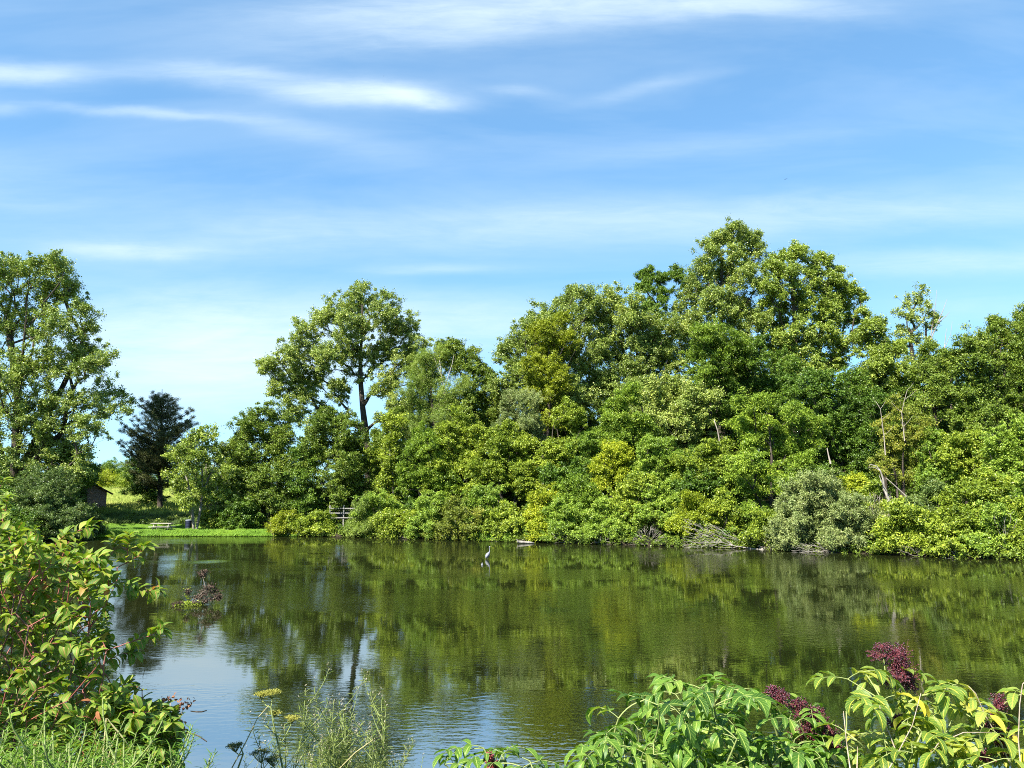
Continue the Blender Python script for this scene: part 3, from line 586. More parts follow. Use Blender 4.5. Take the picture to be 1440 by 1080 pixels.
# water
m, nt, N, L = new_mat('pond water')
tc = N.new('ShaderNodeTexCoord')
def nz(scale, det, stretch, rg=.6):
    mp = N.new('ShaderNodeMapping'); L.new(tc.outputs['Object'], mp.inputs[0]); mp.inputs['Scale'].default_value = (*stretch, 1)
    n = N.new('ShaderNodeTexNoise'); n.inputs['Scale'].default_value = scale; n.inputs['Detail'].default_value = det; n.inputs['Roughness'].default_value = rg; L.new(mp.outputs[0], n.inputs[0]); return n.outputs[0]
def mt(op, a, b=None, c=None):
    n = N.new('ShaderNodeMath'); n.operation = op
    for i, v in enumerate((a, b, c)):
        if v is None: continue
        if isinstance(v, (int, float)): n.inputs[i].default_value = v
        else: L.new(v, n.inputs[i])
    return n.outputs[0]
rip = nz(7, 3, (.45, 1.0), .5); swell = nz(1.3, 2, (.5, 1)); zone = nz(.11, 3, (.45, 1.1), .6)
zr = N.new('ShaderNodeMapRange'); L.new(zone, zr.inputs[0]); zr.inputs[1].default_value = .46; zr.inputs[2].default_value = .64; zr.inputs[3].default_value = .07; zr.inputs[4].default_value = 1
rp = on_water(293, 790); gx_ = N.new('ShaderNodeSeparateXYZ'); L.new(tc.outputs['Object'], gx_.inputs[0])
q1 = mt('MULTIPLY', mt('SUBTRACT', gx_.outputs[0], float(rp[0])), 1.2); q2 = mt('MULTIPLY', mt('SUBTRACT', gx_.outputs[1], float(rp[1])), 1.0)
spot = mt('MULTIPLY', mt('EXPONENT', mt('MULTIPLY', mt('ADD', mt('MULTIPLY', q1, q1), mt('MULTIPLY', q2, q2)), -1.0)), mt('MULTIPLY', nz(16, 2, (.6, 1)), .03))
hgt = mt('ADD', mt('MULTIPLY', mt('MULTIPLY', rip, zr.outputs[0]), .010), mt('MULTIPLY', swell, .0016))
hgt = mt('ADD', hgt, spot)
bp = N.new('ShaderNodeBump'); bp.inputs['Strength'].default_value = 1; bp.inputs['Distance'].default_value = 1.0; L.new(hgt, bp.inputs['Height'])
d = N.new('ShaderNodeBsdfDiffuse'); d.inputs[0].default_value = (.012, .015, .004, 1)
g = N.new('ShaderNodeBsdfGlossy'); g.inputs[0].default_value = (.97, .98, .95, 1); g.inputs[1].default_value = .025
L.new(bp.outputs[0], g.inputs['Normal'])
fr = N.new('ShaderNodeFresnel'); fr.inputs[0].default_value = 11.0; L.new(bp.outputs[0], fr.inputs[1])
ms = N.new('ShaderNodeMixShader'); L.new(fr.outputs[0], ms.inputs[0]); L.new(d.outputs[0], ms.inputs[1]); L.new(g.outputs[0], ms.inputs[2])
o = N.new('ShaderNodeOutputMaterial'); L.new(ms.outputs[0], o.inputs[0])
b = MB(); b.add([(-75, 3, 0), (62, 3, 0), (62, 84, 0), (-75, 84, 0)], [[0, 1, 2, 3]])
tag(b.build('water', m), kind='structure')

# low growth that covers the wooded bank down to the water
def shore_points(n, rng, px0, px1, d0, d1):
    px = rng.uniform(px0, px1, n); Y = np.array([shore_y(p) for p in px]) + rng.uniform(d0, d1, n)
    X = np.array([at(p, 700, y)[0] for p, y in zip(px, Y)]); return np.stack([X, Y, np.maximum(height(X, Y), 0)], -1)
def ground_cover(name, label, spn, n, px0, px1, d0, d1, h0, h1, scale=.7, ld=.6):
    rng = rng_of(label); P = shore_points(n, rng, px0, px1, d0, d1); P[:, 2] += rng.uniform(h0, h1, n)
    b = MB(); clump_leaves(b, P, SPEC[spn], rng, P.mean(0) - (0, 0, 30), scale, ld); o = b.build(name, SPEC[spn]['mat'])
    tag(o, label, 'undergrowth', kind='stuff')
ground_cover('undergrowth', 'dark leafy undergrowth filling the wooded bank behind the bushes', 'deep', 1500, 425, 1560, .2, 9, .1, 1.0)
ground_cover('undergrowth', 'low green growth trailing into the water along the wooded bank', 'oak', 900, 420, 1560, -.4, .7, .05, .5, .7, .4)
# ------------------------------------------------------------------ grass and meadow at the left
def grass(label, n, px0, px1, d0, d1, h0, h1, w, mat, lean=.25, name='grass'):
    rng = rng_of(label); P = shore_points(n, rng, px0, px1, d0, d1)
    h = rng.uniform(h0, h1, n) * np.clip(1 + .38 * noise3(P, 1.1, 1.0), .3, 2); D = unit(np.stack([rng.normal(0, lean, n), rng.normal(0, lean, n), np.ones(n)], -1))
    Nn = unit(np.stack([rng.normal(0, .5, n), -np.ones(n), rng.uniform(.2, 1.4, n)], -1))
    b = MB(); diamonds(b, P + D * h[:, None] * .42, Nn, D, h, np.full(n, w) * rng.uniform(.6, 1.4, n), .1, np.clip(.5 + .28 * noise3(P, .35, 2.0) + rng.normal(0, .14, n), 0, 1))
    tag(b.build(name, mat), label, 'grass', kind='stuff')
M['grass'] = leaf_mat('grass blades', st3((.07, .15, .012), (.14, .26, .018), (.24, .36, .03)), .35, .55, .2)
M['meadow'] = leaf_mat('meadow grass', st3((.13, .18, .025), (.24, .30, .045), (.38, .38, .10)), .35, .6, .2)
M['weeds'] = leaf_mat('rank weeds', st3((.035, .065, .012), (.07, .12, .02), (.14, .17, .04)), .3, .6, .2)
grass('short bright mown grass on the strip of lawn by the picnic table', 42000, 118, 425, .35, 6.9, .07, .16, .05, M['grass'], .4)
grass('lush bright grass fringe hanging over the pond edge below the lawn', 15000, 128, 420, -.35, .6, .16, .5, .045, M['grass'], .35)
grass('tall dark weeds standing between the lawn and the meadow', 26000, 60, 430, 6.6, 10.0, .3, .7, .06, M['weeds'], .3, 'weeds')
grass('tall sunny yellow green meadow grass sloping up behind the pine', 60000, 60, 420, 9.6, 62, .45, .95, .11, M['meadow'], .3, 'meadow_grass')
grass('light green reeds and grass standing in the water behind the heron', 1500, 668, 716, -.3, .8, .5, 1.25, .05, M['grass'], .15, 'reeds')
rng = rng_of('tuft')
ground_cover('weeds', 'leafy green weeds at the back of the lawn below the meadow', 'oak', 150, 100, 420, 6.0, 9.5, .1, .55, .6, .5)
b = MB(); P = shore_points(1500, rng, 384, 412, -.1, 1.2); D = unit(np.stack([rng.normal(0, .4, 1500), rng.normal(-.2, .3, 1500), np.ones(1500)], -1)); h = rng.uniform(.5, 1.35, 1500)
diamonds(b, P + D * h[:, None] * .45, unit(rng.normal(size=(1500, 3)) + (0, -1, .5)), D, h, np.full(1500, .05), .1, rng.uniform(0, 1, 1500))
M['straw'] = leaf_mat('straw', st3((.18, .17, .06), (.36, .31, .14), (.52, .44, .24)), .3, .6, .2)
tag(b.build('grass_tuft', M['straw']), 'straw coloured clump of dry grass at the right end of the lawn', 'grass', kind='stuff')

# ------------------------------------------------------------------ picnic table, bin, shed, rails
M['wood'] = rough_mat('weathered planks', st3((.24, .21, .17), (.40, .37, .31), (.58, .54, .47)), 4, .8, (.6, 6, 6), .4)
M['darkplastic'] = rough_mat('dark blue plastic', st3((.010, .013, .03), (.016, .02, .045), (.03, .035, .07)), 9, .45, bump=.1, spec=.4)
M['lid'] = rough_mat('grey blue lid', st3((.18, .2, .25), (.26, .29, .34), (.36, .38, .43)), 9, .5, bump=.1)
M['roof'] = rough_mat('dark shingle roof', st3((.012, .011, .010), (.03, .027, .025), (.06, .055, .05)), 8, .9, (1, 1, 4), .6)
M['rock'] = rough_mat('pale rock', st3((.12, .11, .10), (.26, .24, .22), (.42, .40, .37)), 3, .9, bump=1.0, dist=.05)
M['rail'] = rough_mat('weathered white rail', st3((.15, .14, .125), (.24, .225, .20), (.33, .315, .28)), 5, .7, (1, 1, 1), .3)
X0 = at(228, 742, 75.9); tz = hz(X0[0], X0[1]); T = thing('picnic_table', 'weathered wooden picnic table with two benches on the mown grass by the pond', 'picnic table', (X0[0], X0[1], tz))
cx, cy = X0[0], X0[1]; sl = 2.0
def rotx(a): c, s = math.cos(a), math.sin(a); return [[1, 0, 0], [0, c, -s], [0, s, c]]
def rotz(a): c, s = math.cos(a), math.sin(a); return [[c, -s, 0], [s, c, 0], [0, 0, 1]]
b = MB()
for k in range(5): b.box((cx, cy + (k - 2) * .15, tz + .77), (sl, .138, .045))
b.build('table_top', M['wood'], T)
for s in (-1, 1):
    b = MB()
    for k in range(2): b.box((cx, cy + s * (.62 + k * .145), tz + .45), (sl, .135, .045))
    b.build('bench', M['wood'], T)
for s in (-1, 1):
    b = MB(); x = cx + s * .72
    b.box((x, cy - .36, tz + .365), (.05, .10, .82), rotx(-.42)); b.box((x, cy + .36, tz + .365), (.05, .10, .82), rotx(.42))
    b.box((x + .052, cy, tz + .405), (.045, 1.5, .09)); b.box((x + .052, cy, tz + .725), (.045, .68, .08))
    b.build('leg_frame', M['wood'], T)
c0 = at(265, 741, 77.2); bz = hz(c0[0], c0[1]); T = thing('waste_bin', 'dark blue waste drum with a paler lid on the lawn beside the forked tree', 'waste bin', (c0[0], c0[1], bz))
z = [0, .02, .28, .29, .32, .33, .58, .59, .62, .63, .84, .86]; r = [.27, .29, .29, .305, .305, .29, .29, .305, .305, .29, .29, .30]
b = MB(); b.path([(c0[0], c0[1], bz + q) for q in z], r, 20); b.build('drum', M['darkplastic'], T, smooth=False)
b = MB(); b.path([(c0[0], c0[1], bz + q) for q in (.862, .90, .93, .955)], [.32, .325, .27, .10], 20); b.build('lid', M['lid'], T)
# brick shed, gable end towards the pond
sx_, sy_ = at(107, 717, 84)[0], 84.0; szz = hz(sx_, sy_) - .1; hw = 2.85; eh = 2.35; rh = 4.0; ln = 4.5
T = thing('brick_shed', 'small brown brick shed with a dark gable roof, half hidden behind the left bushes', 'shed', (sx_, sy_, szz))
b = MB(); v = [(-hw, 0, 0), (hw, 0, 0), (hw, 0, eh), (0, 0, rh - .12), (-hw, 0, eh)]; v = [(sx_ + x, sy_ + y, szz + q) for x, y, q in v] + [(sx_ + x, sy_ + ln, szz + q) for x, y, q in v]
b.add(v, [[0, 1, 2, 4], [4, 2, 3, 3], [5, 9, 7, 6], [9, 8, 7, 7], [1, 6, 7, 2], [0, 4, 9, 5]])
m, nt, N, L = new_mat('brown brick'); tc = N.new('ShaderNodeTexCoord'); mp = N.new('ShaderNodeMapping'); L.new(tc.outputs['Object'], mp.inputs[0]); mp.inputs['Rotation'].default_value = (PI / 2, 0, 0)
br = N.new('ShaderNodeTexBrick'); L.new(mp.outputs[0], br.inputs[0]); br.inputs['Scale'].default_value = 4.2; br.inputs['Color1'].default_value = (.20, .115, .075, 1); br.inputs['Color2'].default_value = (.30, .19, .13, 1); br.inputs['Mortar'].default_value = (.34, .30, .26, 1); br.inputs['Mortar Size'].default_value = .018
p = N.new('ShaderNodeBsdfPrincipled'); L.new(br.outputs[0], p.inputs[0]); p.inputs['Roughness'].default_value = .9; o = N.new('ShaderNodeOutputMaterial'); L.new(p.outputs[0], o.inputs[0])
b.build('wall', m, T)
b = MB(); ov = .65
for s in (-1, 1):
    a = math.atan2(rh - eh, hw); L_ = (hw + ov) / math.cos(a); mid = np.array([sx_ + s * (hw + ov) / 2, sy_ + ln / 2, szz + rh - (hw + ov) / 2 * math.tan(a) + .05])
    ca, sa = math.cos(a), s * math.sin(a); b.box(mid, (L_, ln + 1.0, .12), [[ca, 0, sa], [0, 1, 0], [-sa, 0, ca]])
b.build('roof', M['roof'], T)
b = MB(); px_ = at(119, 700, 84)[0]; b.box((px_, sy_ - .06, szz + 1.45), (.22, .10, 2.9)); b.build('post', M['roof'], T); T.rotation_euler = (0, 0, math.radians(29))
# white rails
y0 = 77.0; T = thing('rail_fence', 'white three rail wooden fence showing through the bushes right of the lawn', 'fence', (at(478, 730, y0)[0], y0, hz(at(478, 730, y0)[0], y0)))
for (py, xa, xb) in ((714.5, 463, 510), (721, 463, 510), (727.5, 463, 510)):
    a_, b_ = at(xa, py, y0), at(xb, py + 1, y0); b = MB(); b.box((a_ + b_) / 2, (b_[0] - a_[0], .05, .10)); b.build('rail', M['rail'], T)
for px in (464, 483.5, 506):
    t_ = at(px, 713, y0 + .08); g_ = hz(t_[0], t_[1]); b = MB(); b.box((t_[0], t_[1], (t_[2] + .08 + g_) / 2), (.13, .09, t_[2] + .08 - g_ + .2)); b.build('post', M['rail'], T)
# rocks at the lawn's edge
for k, (px, py, w, lab) in enumerate([(203, 753, .75, 'dark flat rock at the water\'s edge below the picnic table, largest of the rocks there'), (216, 753.5, .5, 'pale flat rock at the water\'s edge just below the picnic table\'s leg'), (231, 753.5, .55, 'low pale rock at the water\'s edge right of the two rocks below the picnic table'),
                                      (244, 754, .42, 'small grey rock at the water\'s edge, rightmost of those below the picnic table')]):
    r = rng_of(lab); c = on_water(px, py); c[1] += .1; n = 12; mth_ = 8; th = np.linspace(0, PI, mth_); V = []
    pts = []; b = MB(); ph = r.uniform(0, 6, 3)
    U = np.array([[math.sin(t) * math.cos(2 * PI * j / n), math.sin(t) * math.sin(2 * PI * j / n), math.cos(t)] for t in th for j in range(n)])
    V = U * (1 + .22 * noise3(U, 2.2, ph[0]))[:, None] * np.array([w * .6, w * .45, w * .26]) + c + (0, 0, .05)
    i = np.arange(mth_ - 1)[:, None] * n; j = np.arange(n)[None]; q = (j + 1) % n
    b.add(V, np.stack([i + j, i + n + j, i + n + q, i + q], -1).reshape(-1, 4)); o = b.build('rock', M['rock'], loc=tuple(c)); tag(o, lab, 'rock', 'rocks along the lawn edge')

# ------------------------------------------------------------------ dead wood on the bank
def tangle(name, label, cat, base, pts, r0, r1, mat, sides=5, bf=.8, group=None):
    pts = np.array(pts, float); nodes, par, cnt = span_tree(np.array([base], float), np.array([-1]), pts, bf); r = rng_of(label)
    e = np.where(par >= 0)[0]; p = par[e]; rr = r1 + (r0 - r1) * (cnt / cnt[0]) ** .75; P0, P1 = nodes[p], nodes[e]; ln = np.linalg.norm(P1 - P0, axis=1, keepdims=True)
    b = MB(); tubes(b, P0, P1, (P0 + P1) / 2 + r.normal(size=P0.shape) * ln * .10, np.minimum(rr[p], rr[e] * 1.6), rr[e], sides, 3, r.uniform(0, 1, len(e)))
    o = b.build(name, mat, loc=tuple(np.array(base, float)), smooth=True); return tag(o, label, cat, group)
def cloud(r, n, px0, px1, py0, py1, Y, dY, shape=None):
    out = []
    while len(out) < n:
        x, y = r.uniform(px0, px1), r.uniform(py0, py1)
        if shape is None or shape((x - px0) / (px1 - px0), (y - py0) / (py1 - py0)): out.append(at(x, y, Y + r.uniform(-dY, dY)))
    return np.array(out)
r = rng_of('dead')
Yb = shore_y(912) - .2
tangle('brush_pile', 'brown grey pile of dead brush on the waterline in the middle of the bank', 'brush pile', at(915, 764, Yb + .8), cloud(r, 260, 884, 944, 738, 766, Yb, .8, lambda u, v: v > 1 - math.sin(PI * min(1, u * 1.05)) ** .6), .03, .008, M['dead'])
Yb = shore_y(1020) - .6
tangle('fallen_tree', 'bleached fallen tree with fine branches lying in the water at the foot of the bank', 'fallen tree', on_water(1074, 773), np.concatenate([cloud(r, 260, 958, 1066, 726, 771, Yb + .3, .6, lambda u, v: v > .05 + .8 * u ** 1.5),
       [at(1074 - 9 * k, 771 - 3.2 * k, Yb) for k in range(1, 8)], [at(1060 - 11 * k, 770 - .8 * k, Yb - .2) for k in range(1, 8)]]), .06, .007, M['bleached'])
Yb = shore_y(1170) - .1
tangle('driftwood', 'tangle of grey bare branches along the water below the silver grey bush', 'dead branches', at(1170, 776, Yb), cloud(r, 300, 1112, 1228, 750, 779, Yb, .5, lambda u, v: v > .35 + .5 * r.uniform()), .035, .007, M['bleached'])
Yb = shore_y(650) + .1
tangle('brush_pile', 'tangle of brown dead twigs under the bushes to the left of the heron', 'brush pile', at(650, 758, Yb), cloud(r, 150, 628, 668, 728, 760, Yb, .5), .028, .007, M['dead'])
Yb = shore_y(1232) + 1.2
tangle('driftwood', 'grey dead twigs hanging below the pale dead snag down to the water', 'dead branches', at(1240, 772, Yb), cloud(r, 120, 1222, 1256, 690, 772, Yb, .4), .03, .007, M['dead'])
Yb = shore_y(1400) - .1
tangle('driftwood', 'thin pale bare twigs sticking out of the bush at the right edge', 'dead branches', at(1425, 785, Yb), cloud(r, 60, 1395, 1440, 715, 780, Yb, .4), .02, .006, M['bleached'])
for px, w, hh, lab in [(566, 22, 16, 'low bare brown twigs at the waterline under the glossy bush right of the rails'), (702, 12, 12, 'few bare twigs dipping into the water between the heron and the floating log'), (800, 26, 16, 'low bare twigs at the waterline under the wide middle bush'), (848, 18, 18, 'bare brown stems at the waterline just left of the brush pile'),
                      (1085, 22, 18, 'dark bare twigs at the waterline right of the bleached fallen tree'), (1292, 30, 16, 'low bare twigs and roots at the waterline right of the pale snag'), (1345, 30, 16, 'thin bare stems in the dark gap at the waterline near the right edge')]:
    Yb = shore_y(px) - .15; pyw = 693 + CAMH / Yb * F * 1.02
    tangle('dead_twigs', lab, 'dead branches', at(px, pyw, Yb), cloud(r, 60, px - w, px + w, pyw - hh, pyw + 1, Yb, .35), .022, .006, M['dead'])
Y1 = shore_y(1240) + 1.5
def px_path(pts, Y): return [at(x, y, Y + dy) for x, y, dy in pts]
b = MB(); b.path(px_path([(1252, 712, 0), (1250, 702, 0), (1243, 688, 0), (1242, 674, .1), (1238, 662, .1), (1232, 655, .1), (1223, 653, 0)], Y1), [.09, .085, .075, .065, .05, .035, .02], 8)
b.path(px_path([(1247, 694, 0), (1256, 702, 0), (1260, 716, 0)], Y1), [.05, .035, .015], 6); b.path(px_path([(1248, 706, 0), (1247, 690, -.2), (1240, 678, -.3), (1236, 668, -.3)], Y1), [.045, .04, .03, .012], 6)
b.path(px_path([(1238, 662, .1), (1229, 657, 0), (1221, 657, -.1)], Y1), [.03, .02, .01], 6)
tag(b.build('dead_snag', M['bleached'], loc=tuple(at(1252, 712, Y1)), smooth=True), 'pale bare crooked snag rising from the bushes on the right bank', 'dead branch')
b = MB(); b.path(px_path([(1285, 708, 0), (1268, 692, 0), (1255, 680, 0), (1246, 672, 0)], Y1 + .3), [.06, .05, .035, .02], 7)
tag(b.build('dead_limb', M['dead'], loc=tuple(at(1285, 708, Y1 + .3)), smooth=True), 'brown dead limb slanting down to the right from the pale snag', 'dead branch')
for lab, pts, Y, rr in [('grey dead top with forked twigs above the ragged yellow brown tree', [(1245, 640, 0), (1243, 612, 0), (1240, 590, 0), (1238, 575, 0), (1232, 565, 0)], 60, .04), ('second grey dead spike, right of the forked one, in the ragged tree', [(1272, 620, 0), (1270, 600, 0), (1268, 580, 0), (1272, 562, 0), (1276, 548, 0)], 60, .038),
                        ('thin tan bare trunk slanting through the green behind the brush pile', [(1016, 640, 0), (1012, 622, 0), (1009, 605, 0), (1004, 590, 0)], 68, .08), ('grey white dead stub in the dark shade above the silver grey bush', [(1168, 652, 0), (1165, 640, 0), (1163, 630, 0)], 58, .07)]:
    b = MB(); P = px_path(pts, Y); b.path(P, np.linspace(rr, rr * .4, len(P)), 7)
    q = rng_of(lab)
    if rr < .05:
        for k in range(5):
            s = P[1 + k % (len(P) - 1)]; e = s + np.array([q.uniform(-1, 1), q.uniform(-.4, .1), q.uniform(.2, 1.0)]) * .9; b.path([s, (s + e) / 2 + (0, 0, -.06), e], [.018, .013, .006], 5)
    tag(b.build('dead_tree', M['dead'], loc=tuple(P[0]), smooth=True), lab, 'dead tree')
Y2 = 85; b = MB(); b.path(px_path([(626, 566, 0), (624, 548, 0), (621, 528, 0), (618, 506, 0)], Y2), [.09, .08, .06, .03], 6); b.path(px_path([(624, 548, 0), (630, 530, 0), (636, 512, 0), (638, 500, 0)], Y2), [.06, .05, .04, .02], 6)
b.path(px_path([(621, 528, 0), (614, 512, 0), (610, 500, 0)], Y2), [.04, .03, .015], 6)
tag(b.build('dead_tree', M['bleached'], loc=tuple(at(626, 566, Y2)), smooth=True), 'white bare forked stems among the green right of the feathery willow', 'dead tree')
Y3 = 87; b = MB(); b.path(px_path([(1305, 520, 0), (1308, 480, 0), (1318, 455, 0), (1326, 437, 0), (1332, 420, 0)], Y3), [.09, .07, .055, .035, .012], 6)
for q in ([(1308, 480, 0), (1312, 450, 0), (1316, 425, 0), (1317, 408, 0)], [(1318, 455, 0), (1330, 445, 0), (1336, 438, 0)], [(1305, 520, 0), (1328, 490, 0), (1337, 470, 0), (1339, 452, 0)], [(1328, 490, 0), (1330, 470, 0), (1331, 462, 0)]): b.path(px_path(q, Y3), np.linspace(.05, .012, len(q)), 5)
tag(b.build('dead_tree', M['dead'], loc=tuple(at(1305, 520, Y3)), smooth=True), 'bare grey twigs against the sky beside the sparse half dead tree', 'dead tree')
# floating log
lg = on_water(739, 764.5); b = MB(); b.path([lg + v for v in ((-.62, 0, .16), (-.45, .0, .13), (0, .05, .10), (.4, .05, .08), (.72, .08, .04))], [.10, .115, .10, .085, .04], 10)
b.path([lg + v for v in ((-.58, 0, .10), (-.66, 0, .26), (-.72, 0, .38))], [.06, .045, .015], 7)
tag(b.build('floating_log', M['bleached'], loc=tuple(lg), smooth=True), 'short pale log with a broken stub floating at the foot of the bank', 'log')

# ------------------------------------------------------------------ heron, float, birds
M['feather'] = rough_mat('pale grey feathers', st3((.15, .155, .18), (.21, .215, .24), (.28, .285, .31)), 14, .7, (1, 1, .5), .3)
M['bill'] = rough_mat('yellow bill', st3((.25, .18, .05), (.40, .28, .07), (.5, .36, .1)), 20, .5, bump=.1)
M['legs'] = rough_mat('dark legs', st3((.03, .03, .025), (.05, .05, .04), (.08, .07, .06)), 20, .6, bump=.1)
hb = on_water(687, 786); H = thing('heron', 'tall pale heron wading in the pond with its long neck stretched up', 'heron', hb)
def P_(x, z, y=0): return hb + np.array([x, y, z]) * .82
b = MB()
b.path([P_(-.20, .03), P_(-.185, .07), P_(-.16, .13), P_(-.125, .21), P_(-.08, .29), P_(-.03, .37), P_(.02, .44), P_(.055, .50), P_(.075, .56), P_(.08, .63), P_(.075, .70), P_(.065, .77), P_(.06, .84), P_(.062, .885), P_(.08, .915), P_(.11, .925), P_(.135, .92)],
       [.012, .045, .085, .112, .118, .10, .07, .045, .032, .026, .023, .021, .021, .026, .034, .028, .012], 16, flat=.85)
b.build('body', M['feather'], H, smooth=True)
b = MB(); b.path([P_(.125, .922), P_(.18, .915), P_(.255, .905)], [.016, .011, .002], 8, flat=.7); b.build('bill', M['bill'], H, smooth=True)
for s in (-1, 1):
    b = MB(); b.path([P_(-.06, .24, s * .05), P_(-.05, .1, s * .05), P_(-.075, -.02, s * .055), P_(-.07, -.35, s * .06)], [.03, .014, .011, .009], 8); b.build('leg', M['legs'], H, smooth=True)
for s in (-1, 1):
    b = MB(); b.path([P_(.03, .42, s * .055), P_(-.06, .31, s * .10), P_(-.14, .19, s * .10), P_(-.215, .05, s * .05)], [.02, .06, .05, .008], 10, flat=.45); b.build('wing', M['feather'], H, smooth=True)
fb = on_water(678, 794.5); b = MB(); b.path([fb + (0, 0, q) for q in (-.05, -.02, .02, .06, .09, .10, .16)], [.01, .05, .065, .05, .02, .008, .006], 12)
tag(b.build('fishing_float', M['feather'], loc=tuple(fb), smooth=True), 'tiny white float on the water just left of the heron', 'float')
def bird(label, px, py, Y, span, rz):
    c = at(px, py, Y); R3 = np.array(rotz(rz)); T = thing('flying_bird', label, 'bird', c)
    M.setdefault('darkf', rough_mat('dark feathers', st3((.02, .02, .025), (.035, .035, .04), (.06, .06, .06)), 9, .7, bump=.1))
    b = MB(); b.path([c + R3 @ np.array(v) * span for v in ((-.28, 0, 0), (-.18, 0, .01), (-.05, 0, .02), (.08, 0, .02), (.16, 0, .03), (.22, 0, .02), (.28, 0, .01))], np.array([.03, .045, .075, .07, .04, .035, .005]) * span, 10); b.build('body', M['darkf'], T, smooth=True)
    for s in (-1, 1):
        v = [(.10, 0, .04), (-.06, 0, .04), (.12, s * .25, .12), (-.05, s * .25, .11), (.02, s * .52, .04), (-.05, s * .5, .035)]; v = np.array(v) * span; w = v.copy(); w[:, 2] -= .018 * span
        b = MB(); V = np.concatenate([v, w]) @ R3.T + c; b.add(V, [[0, 1, 3, 2], [2, 3, 5, 4], [6, 8, 9, 7], [8, 10, 11, 9], [0, 2, 8, 6], [2, 4, 10, 8], [1, 7, 9, 3], [3, 9, 11, 5], [4, 5, 11, 10]]); b.build('wing', M['darkf'], T)
bird('small dark bird gliding high in the blue sky above the tallest trees', 1105, 252, 120, .55, .9)
bird('tiny dark bird high against the long white cloud', 539, 107, 260, .5, 1.3)

# ------------------------------------------------------------------ half sunk dead plant in the pond
ip = on_water(268, 851); r = rng_of('island'); T = thing('drowned_weed', 'clump of brown dead seed heads and a few green leaves standing in the pond', 'dead plant', ip)
Yi = ip[1]; M['seed'] = leaf_mat('dry brown seed heads', st3((.04, .027, .022), (.10, .068, .05), (.22, .165, .12)), .15, .8, .1)
heads = [(284, 808, 6, 4), (288, 804, 5, 3), (297, 825, 8, 6), (290, 829, 8, 6), (303, 833, 8, 5), (285, 836, 8, 4), (306, 838, 7, 5), (278, 840, 8, 4), (264, 832, 4, 6), (296, 842, 8, 5), (308, 842, 4, 3), (252, 848, 7, 3), (246, 850, 5, 2), (275, 848, 7, 3), (288, 846, 5, 3)]
pts = np.array([at(x, y, Yi + r.uniform(-.3, .3)) for x, y, a, c in heads]); nodes, par, cnt = span_tree(np.array([ip - (0, 0, .1), ip + (.1, 0, .1)]), np.array([-1, 0]), pts, .5)
b = MB(); e = np.where(par >= 0)[0]; tubes(b, nodes[par[e]], nodes[e], (nodes[par[e]] + nodes[e]) / 2 + r.normal(size=(len(e), 3)) * .05, np.full(len(e), .012), np.full(len(e), .008), 5, 4); b.build('stalks', M['dead'], T, smooth=True)
b = MB(); b2 = MB()
for (x, y, a, c), p in zip(heads, pts):
    n = 120; u = r.normal(size=(n, 3)) * np.array([a, a, c]) * .45 * Yi / F; P = p + u; P[:, 2] = np.maximum(P[:, 2], .01)
    diamonds(b, P, unit(r.normal(size=(n, 3))), unit(r.normal(size=(n, 3))), r.uniform(.05, .09, n), r.uniform(.03, .05, n), .3, np.clip(r.normal(.45, .3, n), 0, 1))
b.build('seed_heads', M['seed'], T)
P = np.array([on_water(r.uniform(249, 284), 851) + (0, r.uniform(-.4, .5), r.uniform(.01, .10)) for _ in range(260)]); P = np.concatenate([P, [at(r.normal(264, 3), r.uniform(826, 848), Yi) for _ in range(40)]]); n = len(P)
diamonds(b2, P, unit(r.normal(size=(n, 3)) + (0, 0, 1)), unit(r.normal(size=(n, 3))), r.uniform(.05, .11, n), r.uniform(.03, .05, n), .2, r.uniform(.2, 1, n)); b2.build('leaves', SPEC['lime']['mat'], T)
for lab, pts, rr in [('thin dark curved twig floating on the pale water in front of the foreground dogwood', [(268, 1000), (276, 1001), (284, 1001), (291, 999)], .008), ('thin brown twig lying on the pale water right of the dogwood\'s lowest leaves', [(261, 1031), (272, 1032), (281, 1036), (291, 1043)], .008)]:
    P = [on_water(*p) + (0, 0, .005) for p in pts]; b = MB(); b.path(P, [rr * .6, rr, rr, rr * .5], 6); tag(b.build('floating_twig', M['bark'], loc=tuple(P[0]), smooth=True), lab, 'twig')
# ------------------------------------------------------------------ foreground shrubs on the near bank
M['dogleaf'] = leaf_mat('dogwood leaf', [(0, (.04, .10, .012)), (.4, (.09, .19, .018)), (.75, (.19, .30, .03)), (.93, (.32, .37, .05)), (1, (.34, .14, .06))], .38, .5, .28, vein=True)
M['elderleaf'] = leaf_mat('elder leaf', [(0, (.03, .085, .010)), (.45, (.07, .16, .016)), (.8, (.14, .25, .03)), (1, (.27, .33, .06))], .38, .45, .35, vein=True)
M['elderpale'] = leaf_mat('yellowing elder leaf', [(0, (.06, .13, .018)), (.4, (.13, .22, .03)), (.72, (.24, .31, .06)), (.86, (.38, .38, .06)), (1, (.50, .42, .04))], .4, .45, .3, vein=True)
M['redstem'] = rough_mat('red twig bark', [(0, (.10, .07, .05)), (.45, (.22, .07, .05)), (1, (.36, .08, .07))], 30, .5, bump=.2, tint=True, spec=.4, dist=.002)
M['greenstem'] = rough_mat('green stem', [(0, (.10, .08, .05)), (.5, (.16, .20, .06)), (1, (.26, .30, .10))], 30, .6, bump=.2, tint=True, dist=.002)
M['palestem'] = rough_mat('pale dry stem', st3((.20, .15, .10), (.32, .26, .19), (.44, .38, .30)), 30, .7, bump=.2, dist=.002)
M['berry'] = rough_mat('elder berries', [(0, (.018, .003, .010)), (.6, (.045, .005, .013)), (.9, (.14, .018, .034)), (1, (.32, .34, .10))], 60, .3, bump=0, tint=True, spec=.6)
